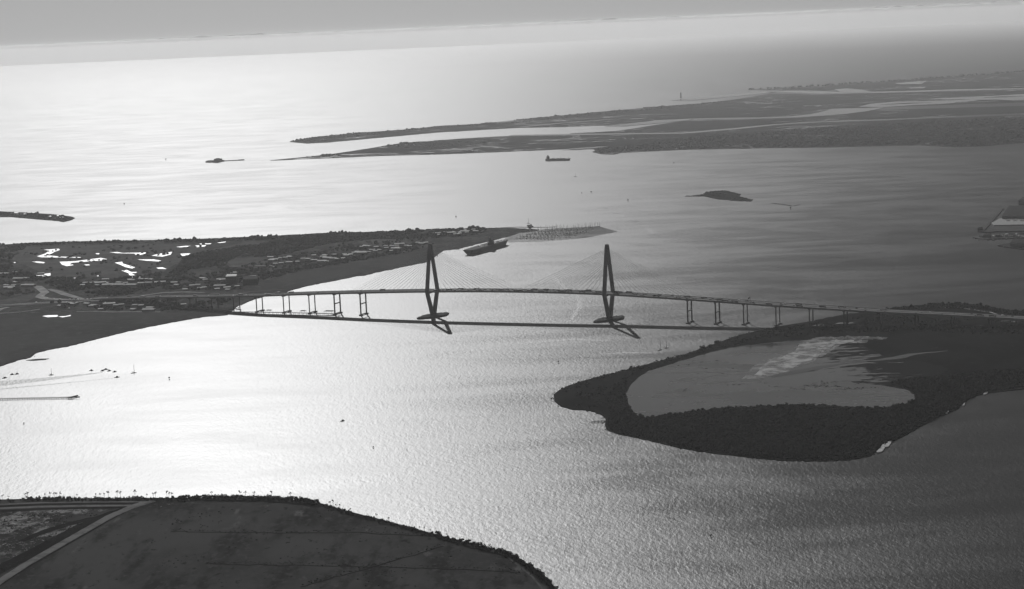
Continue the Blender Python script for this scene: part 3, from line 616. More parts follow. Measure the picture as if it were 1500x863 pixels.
CNAME = {'dark_paint': 'dark', 'grey_paint': 'grey', 'white_paint': 'white'}
r = random.Random(11)
def place_vehicle(t, lane, kind, colr, where, group):
    d = deck_dir(t); nx = Vector((-d.y, d.x, 0)).normalized(); p = bp(t, 0, deck_z(t) + .02) + nx * lane
    W = PA + BD * p.x + BN * p.y + Vector((0, 0, p.z))
    o = link({'car': 'car', 'van': 'van', 'truck': 'truck'}[kind], VM[kind, colr], None, W)
    ang = BROT + math.atan2(d.y, d.x) + (0 if lane < 0 else math.pi)
    o.rotation_euler = (0, -math.atan2(d.z, math.hypot(d.x, d.y)) * (1 if lane < 0 else -1), ang)
    tag(o, f'{CNAME[colr]} {kind} {where}', kind, group)
ZONES = [(-1000, -20, 44, 'driving on the bridge left of the left tower', 'vehicles on the left approach'), (15, SPAN - 15, 104, 'driving on the bridge deck between the two towers', 'vehicles between the towers'),
         (SPAN + 15, 900, 66, 'driving on the bridge over the water right of the right tower', 'vehicles on the right approach'), (905, 1440, 32, 'driving on the bridge above the dark island', 'vehicles above the island')]
LANES = [-16.4, -12.4, -8.4, -4.2, 4.2, 8.4, 12.4, 16.4]
used = []
for a, b, n, where, grp in ZONES:
    k = 0; guard = 0
    while k < n and guard < 5000:
        guard += 1
        t = r.uniform(a, b); ln = r.choice(LANES)
        if any(abs(t - u) < 20 and ln == v for u, v in used): continue
        used.append((t, ln)); k += 1
        kind = r.choices(['car', 'van', 'truck'], [.5, .3, .2])[0]; colr = r.choices(['dark_paint', 'grey_paint', 'white_paint'], [.72, .2, .08])[0]
        if a < -500: colr = r.choices(['dark_paint', 'grey_paint', 'white_paint'], [.5, .3, .2])[0]
        place_vehicle(t, ln, kind, colr, where, grp)
for x, y in [(62, 434.5), (69, 437.2), (79, 438.2), (88, 438.6), (102, 438.9), (108, 439), (114, 438.8), (133, 438.2), (128, 438.4), (157, 437.2), (53, 443.2), (101, 452)]:
    P = at(x, y, 2.45)
    tag(link('van', VM['van', 'white_paint'], None, P, BROT + math.pi), 'white van catching the light on the ground-level roads at the left end of the bridge', 'van', 'white vans on the left roads')

# ------------------------------------------------------------------ piers and jetties on the left
def pile_pier(name, label, cat, pts, width, z, step, shelters=(), rail=True, pile_r=.45):
    P = [at(x, y, z) for x, y in pts]; o = empty(name, (P[0].x, P[0].y, 0), 0, label, cat); O = Vector((P[0].x, P[0].y, 0))
    dk = MB(); rl = MB(); piles = []
    for a, b in zip(P[:-1], P[1:]):
        d = (b - a); L = d.length; d.normalize(); n = Vector((-d.y, d.x, 0)) * (width / 2); U = Vector((0, 0, .5))
        vs = [a - n - O, b - n - O, b + n - O, a + n - O]
        dk.add([v - U for v in vs] + vs, [(3, 2, 1, 0), (4, 5, 6, 7), (0, 1, 5, 4), (1, 2, 6, 5), (2, 3, 7, 6), (3, 0, 4, 7)])
        for s in (-1, 1): rl.tube(a + n * s * .97 - O + Vector((0, 0, 1.1)), b + n * s * .97 - O + Vector((0, 0, 1.1)), .14, n=4)
        k = max(1, int(L / step))
        for i in range(k + 1): piles.append((a + d * (L * i / k), n))
    dko = dk.build('deck', M['timber'], o)
    if rail: rl.build('railing', M['timber'], dko)
    for q, n in piles[-48:]:
        for s in (-.8, .8): c = MB(); c.tube(q + n * s - O - Vector((0, 0, z + 1)), q + n * s - O - Vector((0, 0, .4)), pile_r, n=5); c.build('piling', M['timber'], o)
    for (x, y, lx, ly, h) in shelters:
        q = at(x, y, z) - O; c = MB()
        c.frustum((0, 0, h), (lx / 2, ly / 2), (0, 0, h + 1.6), (lx * .3, ly * .15))
        e = c.build('shelter_roof', M['roof_dark'], o, q); e.rotation_euler = (0, 0, BROT)
        for sx in (-1, 1):
            for sy in (-1, 1):
                c = MB(); c.tube((sx * lx * .42, sy * ly * .42, 0), (sx * lx * .42, sy * ly * .42, h), .2, n=4); c.build('post', M['timber'], e)
    return o
pile_pier('fishing_pier', 'long low fishing pier with roofed shelters running out under the left bridge approach', 'pier',
          [(330, 456.6), (357, 456.9), (400, 457.6), (450, 458.6), (486, 459.6), (497, 459.6)], 9, 4.5, 11,
          [(339, 455.8, 14, 10, 4), (350, 456.2, 12, 9, 4), (394, 457, 16, 10, 4.2), (444, 458, 16, 10, 4.2), (482, 458.6, 26, 15, 5)])
j = pile_pier('jetty', 'thin dark timber jetty with a forked end at the left edge', 'jetty', [(-40, 585.6), (0, 584.2), (40, 583.2), (104, 582)], 3.2, 3.0, 5.0)
c = MB(); a = at(103, 582, 3.2); O = Vector(j.location)
for (x, y) in ((114, 579.4), (117, 581.6)):
    b = at(x, y, 3.2); c.tube(a - O, b - O, 1.3, n=6)
c.box(*(lambda q: (q.x - 5, q.x + 6, q.y - 5, q.y + 5))(a - O), 2.4, 3.6)
c.build('pier_head', M['timber'], j)
pile_pier('jetty', 'short thin jetty on the lower left shore of the dark island', 'jetty', [(887, 616.6), (866, 618)], 2.5, 2, 6)
pile_pier('jetty', 'long thin walkway from the wooded point to the big ship', 'jetty', [(640, 363), (672, 363.5)], 5, 4, 14)

# ------------------------------------------------------------------ boats, ships, marks
def hull_verts(L, B, D, zb=0.0, rake=.12, n=7):
    v = []
    for z, f in ((zb, .8), (zb + D, 1.0)):
        for i in range(n):
            u = i / (n - 1); w = B / 2 * f * (1 - max(0, (u - .55) / .45) ** 2)
            v.append((-L / 2 + L * u * (1 - rake * (1 - f) * 2), w, z))
        for i in range(n - 1, -1, -1):
            u = i / (n - 1); w = B / 2 * f * (1 - max(0, (u - .55) / .45) ** 2)
            v.append((-L / 2 + L * u * (1 - rake * (1 - f) * 2), -w - .01, z))
    k = 2 * n
    return v, [tuple(range(k - 1, -1, -1)), tuple(range(k, 2 * k))] + [(i, (i + 1) % k, k + (i + 1) % k, k + i) for i in range(k)]
def hull(L, B, D, zb=-.3): c = MB(); c.add(*hull_verts(L, B, D, zb)); return c
def sailboat_proto(L, mast, colr):
    o = empty('sailboat', (0, 0, 0))
    hull(L, L * .3, 1.5).build('hull', M[colr], o)
    c = MB(); c.frustum((-.2, 0, 1.2), (L * .2, L * .1), (-.2, 0, 2.0), (L * .16, L * .08)); c.build('cabin', M['white_paint'], o)
    c = MB(); c.tube((L * .08, 0, 1.2), (L * .08, 0, mast), .42, .3, n=5); c.tube((L * .08, 0, 3), (-L * .38, 0, 3), .3, n=5); c.build('mast', M['steel'], o)
    return o
def motorboat_proto(L, colr='dark_paint'):
    o = empty('motorboat', (0, 0, 0))
    hull(L, L * .32, 1.7).build('hull', M[colr], o)
    c = MB(); c.frustum((0, 0, 1.3), (L * .22, L * .12), (-.2, 0, 3.2), (L * .16, L * .1)); c.build('cabin', M['grey_paint'], o)
    return o
protos = [sailboat_proto(11, 15, 'dark_paint'), sailboat_proto(13, 18, 'grey_paint'), motorboat_proto(9), sailboat_proto(9, 12, 'white_paint'), motorboat_proto(11, 'dark_paint')]
first = [True] * 5
def place_boat(k, P, rz, label, group, cat=None):
    o = protos[k] if first[k] else copy_tree(protos[k]); first[k] = False
    o.location = P; o.rotation_euler = (0, 0, rz)
    for q in ('group',):
        if q in o: del o[q]
    tag(o, label, cat or ('sailboat' if k in (0, 1, 3) else 'motorboat'), group)
r = random.Random(5)
# marina: floating docks with boats on both sides
MAR = [((757, 349.4), (812, 350.8)), ((762, 346.6), (836, 348)), ((770, 344), (846, 345.4)), ((779, 341.6), (852, 342.8)), ((788, 339.4), (858, 340.4)), ((796, 337.4), (864, 338.2)), ((806, 335.6), (870, 336.2))]
for i, (a, b) in enumerate(MAR):
    A = at(*a); B = at(*b); c = MB(); d = (B - A).normalized(); n = Vector((-d.y, d.x, 0)); L = (B - A).length
    vs = [n * -1.6, d * L + n * -1.6, d * L + n * 1.6, n * 1.6]
    c.add([v + Vector((0, 0, -.3)) for v in vs] + [v + Vector((0, 0, .8)) for v in vs], [(3, 2, 1, 0), (4, 5, 6, 7), (0, 1, 5, 4), (1, 2, 6, 5), (2, 3, 7, 6), (3, 0, 4, 7)])
    tag(c.build('floating_dock', M['timber'], None, A), 'long floating dock lined with boats in the marina', 'dock', 'floating docks of the marina')
    u = 6.0
    while u < L:
        for s in (-1, 1):
            if r.random() < .84:
                k = r.choices([0, 1, 2, 3, 4], [3, 3, 2, 2, 1])[0]
                place_boat(k, A + d * (u + r.uniform(-1, 1)) + n * s * 8.5, math.atan2(n.y, n.x) + (0 if s > 0 else math.pi), 'sailboat moored at the marina docks' if k in (0, 1, 3) else 'motorboat moored at the marina docks', 'boats moored in the marina')
        u += 13.5
for x, y in [(840, 337), (848, 335), (857, 334), (864, 333.6), (868, 334.8), (872, 333), (875, 332.2), (866, 336.8), (878, 332), (830, 338), (845, 340), (834, 343), (826, 346)]:
    place_boat(r.choice([0, 1]), at(x, y), r.uniform(0, 6), 'sailboat anchored at the outer right end of the marina', 'sailboats off the marina end')
LONE = [(843, 259, 1, 'tall-masted sailboat alone below the grey ship'), (967, 513, 1, 'left of two masted boats off the dark island'), (976, 510, 0, 'right of two masted boats off the dark island'),
        (75, 549.5, 0, 'small sailboat above the jetty near the left edge'), (196, 546.5, 1, 'sailboat alone in the bright river right of the boat cluster'), (774, 327.5, 1, 'sailboat passing just beyond the marina breakwater'),
        (171.5, 553, 4, 'motorboat at the head of a long wake near the left edge'), (155, 541.5, 4, 'largest motorboat of the cluster above the wake'), (150, 543.5, 2, 'motorboat behind the largest one of the cluster'), (160, 543.6, 2, 'motorboat just below the largest one of the cluster'), (168, 545, 2, 'motorboat at the right end of the cluster'), (134, 543.2, 2, 'motorboat at the left end of the cluster'),
        (18, 549, 2, 'moored motorboat near the upper left shore'), (7, 554, 4, 'moored motorboat at the left edge'), (25, 548.2, 2, 'moored motorboat rightmost of three near the left edge'), (987, 239, 4, 'small dark boat far out right of the grey ship'), (502, 617, 2, 'small dark boat below the left tower shadow')]
for x, y, k, lab in LONE: place_boat(k, at(x, y), r.uniform(-.4, .4) + .3, lab, None)
def wake(pts, w, lab):
    line_sheet('boat_wake', pts, w, .12, M['ripple'], lab, 'wake', 'stuff', .15, 6)
wake([(171, 553.3), (140, 556.5), (80, 562.5), (0, 570), (-40, 574)], [2, 5, 9, 13, 15], 'faint straight wake trailing left behind the motorboat')
wake([(150, 545.4), (110, 550.3), (60, 556), (0, 562), (-40, 566)], [8, 26, 44, 60, 66], 'broad faint ripple band left of the boat cluster')
# channel marks
def mark_proto():
    o = empty('channel_marker', (0, 0, 0))
    c = MB(); c.tube((0, 0, -1), (0, 0, 7.5), .5, n=6); c.build('pole', M['steel'], o)
    c = MB(); c.prism([(-2.2, -.25), (2.2, -.25), (2.2, .25), (-2.2, .25)], 4.0, 7.6); c.build('daymark', M['dark_paint'], o)
    c = MB(); c.tube((0, 0, -.2), (0, 0, 1.4), 2.0, 1.3, n=8); c.build('base', M['dark_paint'], o)
    return o
mp = mark_proto(); fm = True
for x, y, s, lab in [(248, 556, 1.2, 'dark channel marker in the bright river right of the sailboat'), (35, 622, .8, 'dark marker in the bright water near the left edge'), (818, 532, 1.1, 'dark marker above the tip of the dark island'), (547, 657, .8, 'dark marker in the sparkling water in the lower middle'), (1041, 787, .8, 'dark marker at the bottom right'), (866, 283, 1.7, 'dark marker upper right of the marina'), (920, 295, 1.7, 'dark marker halfway to the small harbour island'), (1158, 307, 1.9, 'dark marker below the thin shoal'), (668, 319, 1.5, 'dark marker beyond the wooded point'), (243, 235, 2.2, 'faint marker left of the fort'), (182, 300, 1.6, 'faint marker right of the dark spit'), (852, 284, 1.2, 'smaller marker just left of the one upper right of the marina')]:
    o = mp if fm else copy_tree(mp); fm = False
    s *= .62; o.location = at(x, y); o.scale = (s, s, s); o.rotation_euler = (0, 0, .3); tag(o, lab, 'channel marker')
# lighthouse far off the barrier island
o = empty('lighthouse', at(997.5, 144), 0, 'thin dark lighthouse standing in the far shallows off the barrier island', 'lighthouse')
c = MB(); c.tube((0, 0, -1), (0, 0, 46), 6.5, 4.5, n=14); c.build('tower', M['dark_paint'], o)
c = MB(); c.tube((0, 0, 46), (0, 0, 47), 6.5, 6.5, n=14); c.tube((0, 0, 47), (0, 0, 52), 3, 3, n=10); c.tube((0, 0, 52), (0, 0, 55), 3.4, .3, n=10); c.build('lantern', M['steel'], o)
# cargo ship
A = at(800, 236); B = at(836, 235.5); d = B - A; o = empty('cargo_ship', (A + B) / 2, math.atan2(d.y, d.x), 'long grey cargo ship lying in front of the far island', 'ship')
L = d.length
hull(L, 20, 13, -1).build('hull', M['ship_side'], o)
c = MB(); c.box(-L * .46, -L * .38, -8, 8, 12, 24); c.box(-L * .44, -L * .40, -3, 3, 24, 29); c.build('superstructure', M['ship_side'], o)
c = MB()
for u in (-.2, 0, .2): c.box(L * u - 8, L * u + 8, -6, 6, 12, 13.6)
c.build('hatch', M['ship_deck'], o)
c = MB(); c.tube((L * .1, 0, 12), (L * .1, 0, 21), .9); c.tube((L * .42, 0, 12), (L * .42, 0, 19), .7); c.build('mast', M['ship_side'], o)
# fort far out
A = at(301, 238); B = at(329, 236.5); o = empty('sea_fort', (A + B) / 2, math.atan2((B - A).y, (B - A).x), 'low black sea fort alone in the brightest water', 'fort')
W = (B - A).length / 2
pts = [(-W, -20), (-W * .5, -55), (W * .6, -45), (W, -5), (W * .7, 60), (-W * .7, 55)]
c = MB(); c.prism(pts, -1, 8); c.build('wall', M['rock'], o)
c = MB(); c.box(-W * .1, W * .75, -20, 20, 8, 17); c.box(W * .1, W * .5, -12, 12, 17, 20); c.build('battery', M['rock'], o)
c = MB(); c.box(W * .9, W + 95, -4, 4, 1, 5); c.box(W + 80, W + 112, -8, 8, 1, 6); c.build('landing_pier', M['timber'], o)
sheet('sandbar', [(308, 238), (318, 237.6), (324, 238.4), (316, 239)], .6, M['wetmud'], 'thin pale bar below the black sea fort', 'sandbar', .1, 4)
# museum aircraft carrier moored at the point
A = at(686, 374); B = at(741, 358.5); d = B - A; L = d.length; o = empty('aircraft_carrier', (A + B) / 2, math.atan2(d.y, d.x), 'huge dark aircraft carrier moored at the tip of the peninsula', 'ship')
c = MB(); n = 11; prof = []
us = np.linspace(0, 1, n)
lo = [(-L / 2 + L * u * .97 + L * .015, 14.5 * min(1, 3.2 * (u + .10)) * (1 if u < .6 else 1 - ((u - .6) / .4) ** 2 * .9)) for u in us]
hi = [(-L / 2 + L * u, 17.5 * (1 if u < .72 else 1 - ((u - .72) / .28) ** 2 * .55)) for u in us]
for z, s in ((-1, lo), (15, hi)):
    c.v += [(x, -y, z) for x, y in s] + [(x, y, z) for x, y in reversed(s)]
k = 2 * n; c.f = [tuple(range(k - 1, -1, -1)), tuple(range(k, 2 * k))] + [(i, (i + 1) % k, k + (i + 1) % k, k + i) for i in range(k)]
c.build('hull', M['ship_side'], o)
c = MB(); c.prism([(-L * .52, -15), (-L * .4, -18), (L * .3, -19), (L * .47, -11), (L * .5, -7), (L * .5, 7), (L * .46, 13), (L * .18, 22), (-L * .2, 21), (-L * .42, 17), (-L * .52, 14)], 15.2, 16.8); fd = c.build('flight_deck', M['ship_deck'], o)
c = MB(); c.box(-L * .08, L * .04, -19, -11.5, 16.8, 27); c.box(-L * .05, L * .015, -18, -12.5, 27, 33); c.frustum((-L * .03, -15, 33), (4, 2.5), (-L * .03, -15, 40), (3, 2)); c.build('island_tower', M['ship_side'], o)
c = MB(); c.tube((-L * .01, -15, 33), (-L * .01, -15, 48), .7, .4); c.build('mast', M['steel'], o)
pm = None
def plane_mesh():
    c = MB(); c.tube((-7, 0, 1.6), (7, 0, 1.6), .9, .5, n=8); c.prism([(-1, 0), (2, 0), (-3, 8), (-5, 8)], 1.4, 1.8); c.prism([(-1, 0), (-5, -8), (-3, -8), (2, 0)], 1.4, 1.8)
    c.prism([(-6.8, -.2), (-4.5, -.2), (-4.5, .2), (-6.8, .2)], 1.6, 5); c.prism([(-6.8, -3), (-5, -3), (-5, 3), (-6.8, 3)], 1.7, 2); c.tube((2, 0, 0), (2, 0, 1.5), .2); c.tube((-2, 1.5, 0), (-2, 1.5, 1.5), .2); c.tube((-2, -1.5, 0), (-2, -1.5, 1.5), .2)
    return c.mesh('parked_aircraft', M['white_paint'])
pm = plane_mesh(); rz0 = o.rotation_euler.z
for i, (u, vv) in enumerate([(.07, 4), (.12, -9), (.14, 9), (.2, -2), (.25, 11), (.28, -9), (.33, 3), (.38, -7), (.41, 6), (-.12, 10), (-.2, -6)]):
    q = Vector((L * u, vv, 16.85)); q.rotate(Matrix.Rotation(rz0, 3, 'Z'))
    tag(link('parked_aircraft', pm, None, Vector(o.location) + q, rz0 + r.uniform(-.8, .8) + 1.2), 'small pale aircraft parked on the flight deck of the carrier', 'aircraft', 'aircraft on the flight deck')

# ------------------------------------------------------------------ port at the right edge
def obox(name, pts_px, z0, z1, mat, label, cat, group=None, parts=None):
    P = [at(x, y, 0) for x, y in pts_px]; c0 = sum(P, Vector()) / len(P); O = Vector((c0.x, c0.y, 0))
    e = empty(name, O, 0, label, cat, group)
    return e, [(p.x - O.x, p.y - O.y) for p in P]
e, q = obox('wharf', [(1468, 306.5), (1446, 330), (1438, 340), (1441, 340), (1470, 306.8)], 0, 0, None, 'thin dark finger pier slanting along the port', 'wharf')
c = MB(); c.prism(q, 0, 3.5); c.build('deck', M['timber'], e)
e, q = obox('wharf', [(1456, 331), (1452, 328), (1465, 321), (1560, 320), (1560, 329), (1460, 331)], 0, 0, None, 'broad pale wharf apron beneath the big dark warehouse', 'wharf')
c = MB(); c.prism(q, -1, 3); c.build('deck', M['concrete'], e)
c = MB(); c.prism([tuple(np.array(p) * .999) for p in q], -1.2, -1); 
e, q = obox('wharf', [(1432, 340.5), (1440, 339.5), (1452, 339), (1456, 337.6), (1560, 336.4), (1560, 339), (1460, 340.6), (1445, 341.6)], 0, 0, None, 'long thin dark wharf in the middle of the port', 'wharf')
c = MB(); c.prism(q, 1.5, 4); c.build('deck', M['timber'], e)
e, q = obox('wharf', [(1428, 350), (1438, 346), (1495, 342.5), (1560, 341), (1560, 347), (1495, 349.6), (1450, 351.5)], 0, 0, None, 'cluttered lower wharf with boats at the port', 'wharf')
c = MB(); c.prism(q, -1, 3); c.build('deck', M['mud'], e)
e, q = obox('wharf', [(1462, 361), (1470, 359), (1482, 357), (1560, 350), (1560, 369), (1500, 366), (1475, 363.5)], 0, 0, None, 'lowest dark wharf at the right edge of the port', 'wharf')
c = MB(); c.prism(q, -1, 3); c.build('deck', M['roof_dark'], e)
def warehouse(pts, h, label, roof='roof_dark', dots=0):
    e, q = obox('warehouse', pts, 0, 0, None, label, 'warehouse')
    c = MB(); c.prism(q, -1, 3 + h); w = c.build('wall', M['wall'], e)
    cx = sum(a for a, b in q) / len(q); cy = sum(b for a, b in q) / len(q)
    big = [(cx + (a - cx) * 1.02, cy + (b - cy) * 1.02) for a, b in q]; c = MB()
    k = len(big); c.v = [(a, b, 3 + h + .02) for a, b in big] + [(cx + (a - cx) * .6, cy + (b - cy) * .6, 3 + h + 2.5) for a, b in big]
    c.f = [tuple(range(k - 1, -1, -1)), tuple(range(k, 2 * k))] + [(i, (i + 1) % k, k + (i + 1) % k, k + i) for i in range(k)]
    rf = c.build('roof', M[roof], e)
    for i in range(dots):
        u = (i + .5) / dots; a, b = q[0], q[1]
        x = a[0] + (b[0] - a[0]) * u; y = a[1] + (b[1] - a[1]) * u
        c = MB(); c.box(x - 3.5, x + 3.5, y - 4, y - 1, 3, 3 + h * .8); c.build('loading_door', M['white_paint'], e)
    return e
warehouse([(1468, 322), (1560, 322), (1560, 305), (1479, 306.5)], 9, 'big dark-roofed warehouse above the pale apron at the right edge')
warehouse([(1492, 301), (1520, 301), (1520, 294), (1498, 296)], 14, 'dark shed behind the big warehouse at the port')
warehouse([(1480, 363), (1530, 364), (1530, 354), (1484, 357)], 10, 'dark shed on the lowest wharf of the port')
warehouse([(1432, 340), (1440, 340), (1440, 338.6), (1433, 339)], 8, 'small dark shed at the outer end of the thin wharf')
warehouse([(1440, 350), (1452, 349.5), (1452, 346.5), (1442, 347)], 7, 'low shed on the cluttered lower wharf', 'roof_dark')
for i, (x, y) in enumerate([(1426.5, 349), (1434, 352), (1447, 353), (1455, 352.6), (1466, 351.6), (1474, 351), (1452, 345), (1460, 344.6), (1470, 344), (1463, 360), (1470, 362.5)]):
    place_boat([2, 4][i % 2], at(x, y), .3 + i, 'motorboat moored along the port wharves at the right', 'boats at the port wharves')

tr = MB(); tr.box(-7, 7, -2.2, 2.2, 1.0, 4.4)
for xx in (-5, 5):
    for ss in (-1, 1): tr.tube((xx, ss * 2 - .2, .5), (xx, ss * 2 + .2, .5), .5, n=8)
trm = tr.mesh('trailer', M['white_paint'])
for x, y in ((1477, 323.3), (1487, 323.2), (1497, 323.4), (1508, 323.4)):
    tag(link('trailer', trm, None, at(x, y, 3.02), .4), 'white trailer parked before the big dark warehouse at the port', 'trailer', 'white trailers at the port')
cn = {}
for k, cc in enumerate(('dark_paint', 'grey_paint', 'white_paint')):
    q = MB(); q.box(-6.1, 6.1, -1.3, 1.3, 0, 2.7); q.box(-6.2, -6.0, -1.35, 1.35, .0, 2.75); q.box(6.0, 6.2, -1.35, 1.35, 0, 2.75); cn[k] = q.mesh('container', M[cc])
rr_ = random.Random(9)
for i in range(26):
    x = rr_.uniform(1437, 1492); y = 349.2 - (x - 1437) * .045 - rr_.uniform(.6, 3.2); k = rr_.choice([0, 0, 0, 1, 1, 2])
    o = tag(link('container', cn[k], None, at(x, y, 3.02), rr_.uniform(0, 3.1)), ['dark', 'grey', 'white'][k] + ' container among the clutter on the lower wharf of the port', 'container', 'containers on the lower wharf'); o.scale = (1, 1.6, rr_.choice([1, 1, 2]))

# ------------------------------------------------------------------ town buildings
def house_proto(w, d, h, roofh, roofmat):
    o = empty('house', (0, 0, 0))
    c = MB(); c.box(-w / 2, w / 2, -d / 2, d / 2, 0, h); c.build('wall', M['wall'], o)
    c = MB(); e = .6
    c.add([(-w / 2 - e, -d / 2 - e, h + .01), (w / 2 + e, -d / 2 - e, h + .01), (w / 2 + e, d / 2 + e, h + .01), (-w / 2 - e, d / 2 + e, h + .01), (-w / 2, 0, h + roofh), (w / 2, 0, h + roofh)],
          [(3, 2, 1, 0), (0, 1, 5, 4), (2, 3, 4, 5), (1, 2, 5), (3, 0, 4)]); c.build('roof', M[roofmat], o)
    return o
HP = [house_proto(14, 10, 4.5, 1.6, 'roof_pale'), house_proto(20, 12, 5.5, 1.6, 'roof_pale'), house_proto(13, 10, 4.5, 3, 'roof_dark'), house_proto(32, 15, 6, 2.5, 'roof_pale')]
HF = [True] * 4
def place_house(k, P, rz, label, group):
    o = HP[k] if HF[k] else copy_tree(HP[k]); HF[k] = False
    o.location = P; o.rotation_euler = (0, 0, rz); tag(o, label, 'house', group)
HOUSES = [
 ('pale-roofed house among trees left of the bridge end', 'houses left of the bridge end', [(x, y) for x in (125, 133, 142, 150, 158, 166, 175, 184) for y in (416, 419.5)] + [(206, 411), (214, 410.5), (222, 411), (212, 400), (218, 399)]),
 ('pale-roofed house in the cluster just above the bridge approach', 'houses above the bridge approach', [(255, 416), (259, 419), (282, 420), (290, 419), (293, 424), (299, 423), (304, 424.5), (309, 422), (313, 424), (318, 425), (322, 421), (327, 423), (334, 426), (341, 424), (347, 421), (351, 423), (330, 404), (336, 402), (345, 401), (321, 411), (327, 413), (352, 408), (362, 407), (370, 407), (376, 408)]),
 ('pale-roofed house in the wooded middle of the peninsula', 'houses in the middle of the peninsula', [(398, 383), (404, 382), (411, 379.6), (418, 379), (425, 378), (432, 377.6), (438, 379), (444, 380.4), (452, 381), (403, 388), (412, 387), (422, 386), (436, 385), (446, 386), (474, 378), (480, 380), (488, 380.6), (496, 379.4), (503, 380)]),
 ('pale-roofed building along the far side of the peninsula above the towers', 'buildings near the left tower top', [(508, 376), (514, 374), (520, 372), (526, 370.6), (532, 371), (538, 369), (545, 368), (552, 367), (559, 366), (566, 364.6), (574, 362), (582, 361), (538, 362.6), (529, 363), (612, 357), (618, 358.6), (624, 357), (606, 360), (600, 362), (565, 371.4), (573, 369), (548, 373.6)]),
 ('pale-roofed house below the left roads', 'houses below the left roads', [(104, 446), (108, 445.6), (128, 447), (134, 450), (138, 449.4), (150, 446), (160, 447.6), (170, 449), (178, 448), (188, 452), (150, 451), (205, 454), (220, 453), (176, 454), (195, 455)]),
 ('pale-roofed house at the far left of the peninsula', 'houses at the far left', [(10, 420), (16, 421.6), (20, 419.4), (24, 399), (30, 398), (8, 404), (36, 419.6), (44, 420)]),
 ('pale-roofed building at the tip of the wooded point', 'buildings on the wooded point', [(641, 343), (647, 342.4), (652, 341.6), (660, 343), (668, 342), (676, 341), (684, 342), (690, 341.4), (697, 340.4)]),
]
r = random.Random(21)
def spread(x0, x1, y0, y1, n, slope=0.0, seed=1):
    q = random.Random(seed); return [(x, q.uniform(y0, y1) + slope * (x - x0)) for x in (q.uniform(x0, x1) for _ in range(n))]
for k_, (a_, pts_) in enumerate([(0, spread(120, 235, 411, 421, 14, 0, 3)), (1, spread(250, 350, 408, 427, 16, 0, 4)), (2, spread(395, 500, 376, 388, 14, -.03, 5)), (3, spread(505, 600, 366, 378, 18, -.13, 6)), (4, spread(80, 300, 444, 457, 14, 0, 7)), (5, spread(0, 60, 397, 424, 14, 0, 8)), (6, spread(636, 700, 340, 347, 12, -.05, 9))]): HOUSES[a_][2].extend(pts_)
for lab, grp, pts in HOUSES:
    for x, y in pts:
        k = r.choices([0, 1, 2, 3], [4, 2, 2.4, .7])[0]
        place_house(k, at(x, y, 1.5), r.uniform(-.5, .5) - .2, (lab if k != 2 else lab.replace('pale-roofed', 'dark-roofed')), grp)
def block(pts, h, label, roof='roof_dark', floors=4):
    P = [at(x, y, 0) for x, y in pts]; c0 = sum(P, Vector()) / len(P); O = Vector((c0.x, c0.y, 1.5)); e = empty('apartment_block', O, 0, label, 'apartment block')
    q = [(p.x - O.x, p.y - O.y) for p in P]
    c = MB(); c.prism(q, 0, h); c.build('wall', M['roof_dark'], e)
    c = MB(); c.prism([(a * .97, b * .97) for a, b in q], h + .02, h + 1.2); c.build('roof', M[roof], e)
    n = MB(); a, b = Vector((*q[0], 0)), Vector((*q[1], 0)); d = (b - a); L = d.length; d.normalize(); nn = Vector((d.y, -d.x, 0))
    for f in range(floors):
        z = h * (f + .45) / floors
        for k in range(int(L / 5)):
            w = MB(); p = a + d * (2.5 + 5 * k)
            w.add([p + nn * .05 + Vector((0, 0, z)) - d * .9, p + nn * .05 + Vector((0, 0, z)) + d * .9, p + nn * .05 + Vector((0, 0, z + 1.6)) + d * .9, p + nn * .05 + Vector((0, 0, z + 1.6)) - d * .9], [(0, 1, 2, 3)])
            w.build('window', M['steel'], e)
block([(331, 417.5), (347, 417), (348, 414), (333, 414)], 22, 'tall dark apartment block with pale roof above the bridge approach', 'roof_pale')
block([(356, 418.5), (378, 418), (379, 413), (357, 413.5)], 16, 'broad dark apartment block right of the tall one', 'roof_dark', 3)

# ------------------------------------------------------------------ vegetation
def in_poly(P, poly):
    x, y = P[:, 0], P[:, 1]; ins = np.zeros(len(P), bool); n = len(poly)
    for i in range(n):
        x0, y0 = poly[i]; x1, y1 = poly[(i + 1) % n]
        c = ((y0 > y) != (y1 > y)) & (x < (x1 - x0) * (y - y0) / (y1 - y0 + 1e-12) + x0); ins ^= c
    return ins
def scatter(pxpoly, spacing, seed, clump=0.0, keep=1.0):
    poly = [tuple(at(x, y)[:2]) for x, y in pxpoly]; a = np.array(poly); lo, hi = a.min(0), a.max(0); rg = np.random.default_rng(seed)
    n = int((hi[0] - lo[0]) * (hi[1] - lo[1]) / spacing ** 2)
    P = rg.uniform(lo, hi, (n, 2)); P = P[in_poly(P, poly)]
    if clump:
        f = np.sin(P[:, 0] / clump + seed) * np.sin(P[:, 1] / clump * .8 + 2 * seed) + .6 * np.sin(P[:, 0] / clump * 2.3 + 1) * np.sin(P[:, 1] / clump * 2.1)
        P = P[f > np.quantile(f, 1 - keep)]
    return P
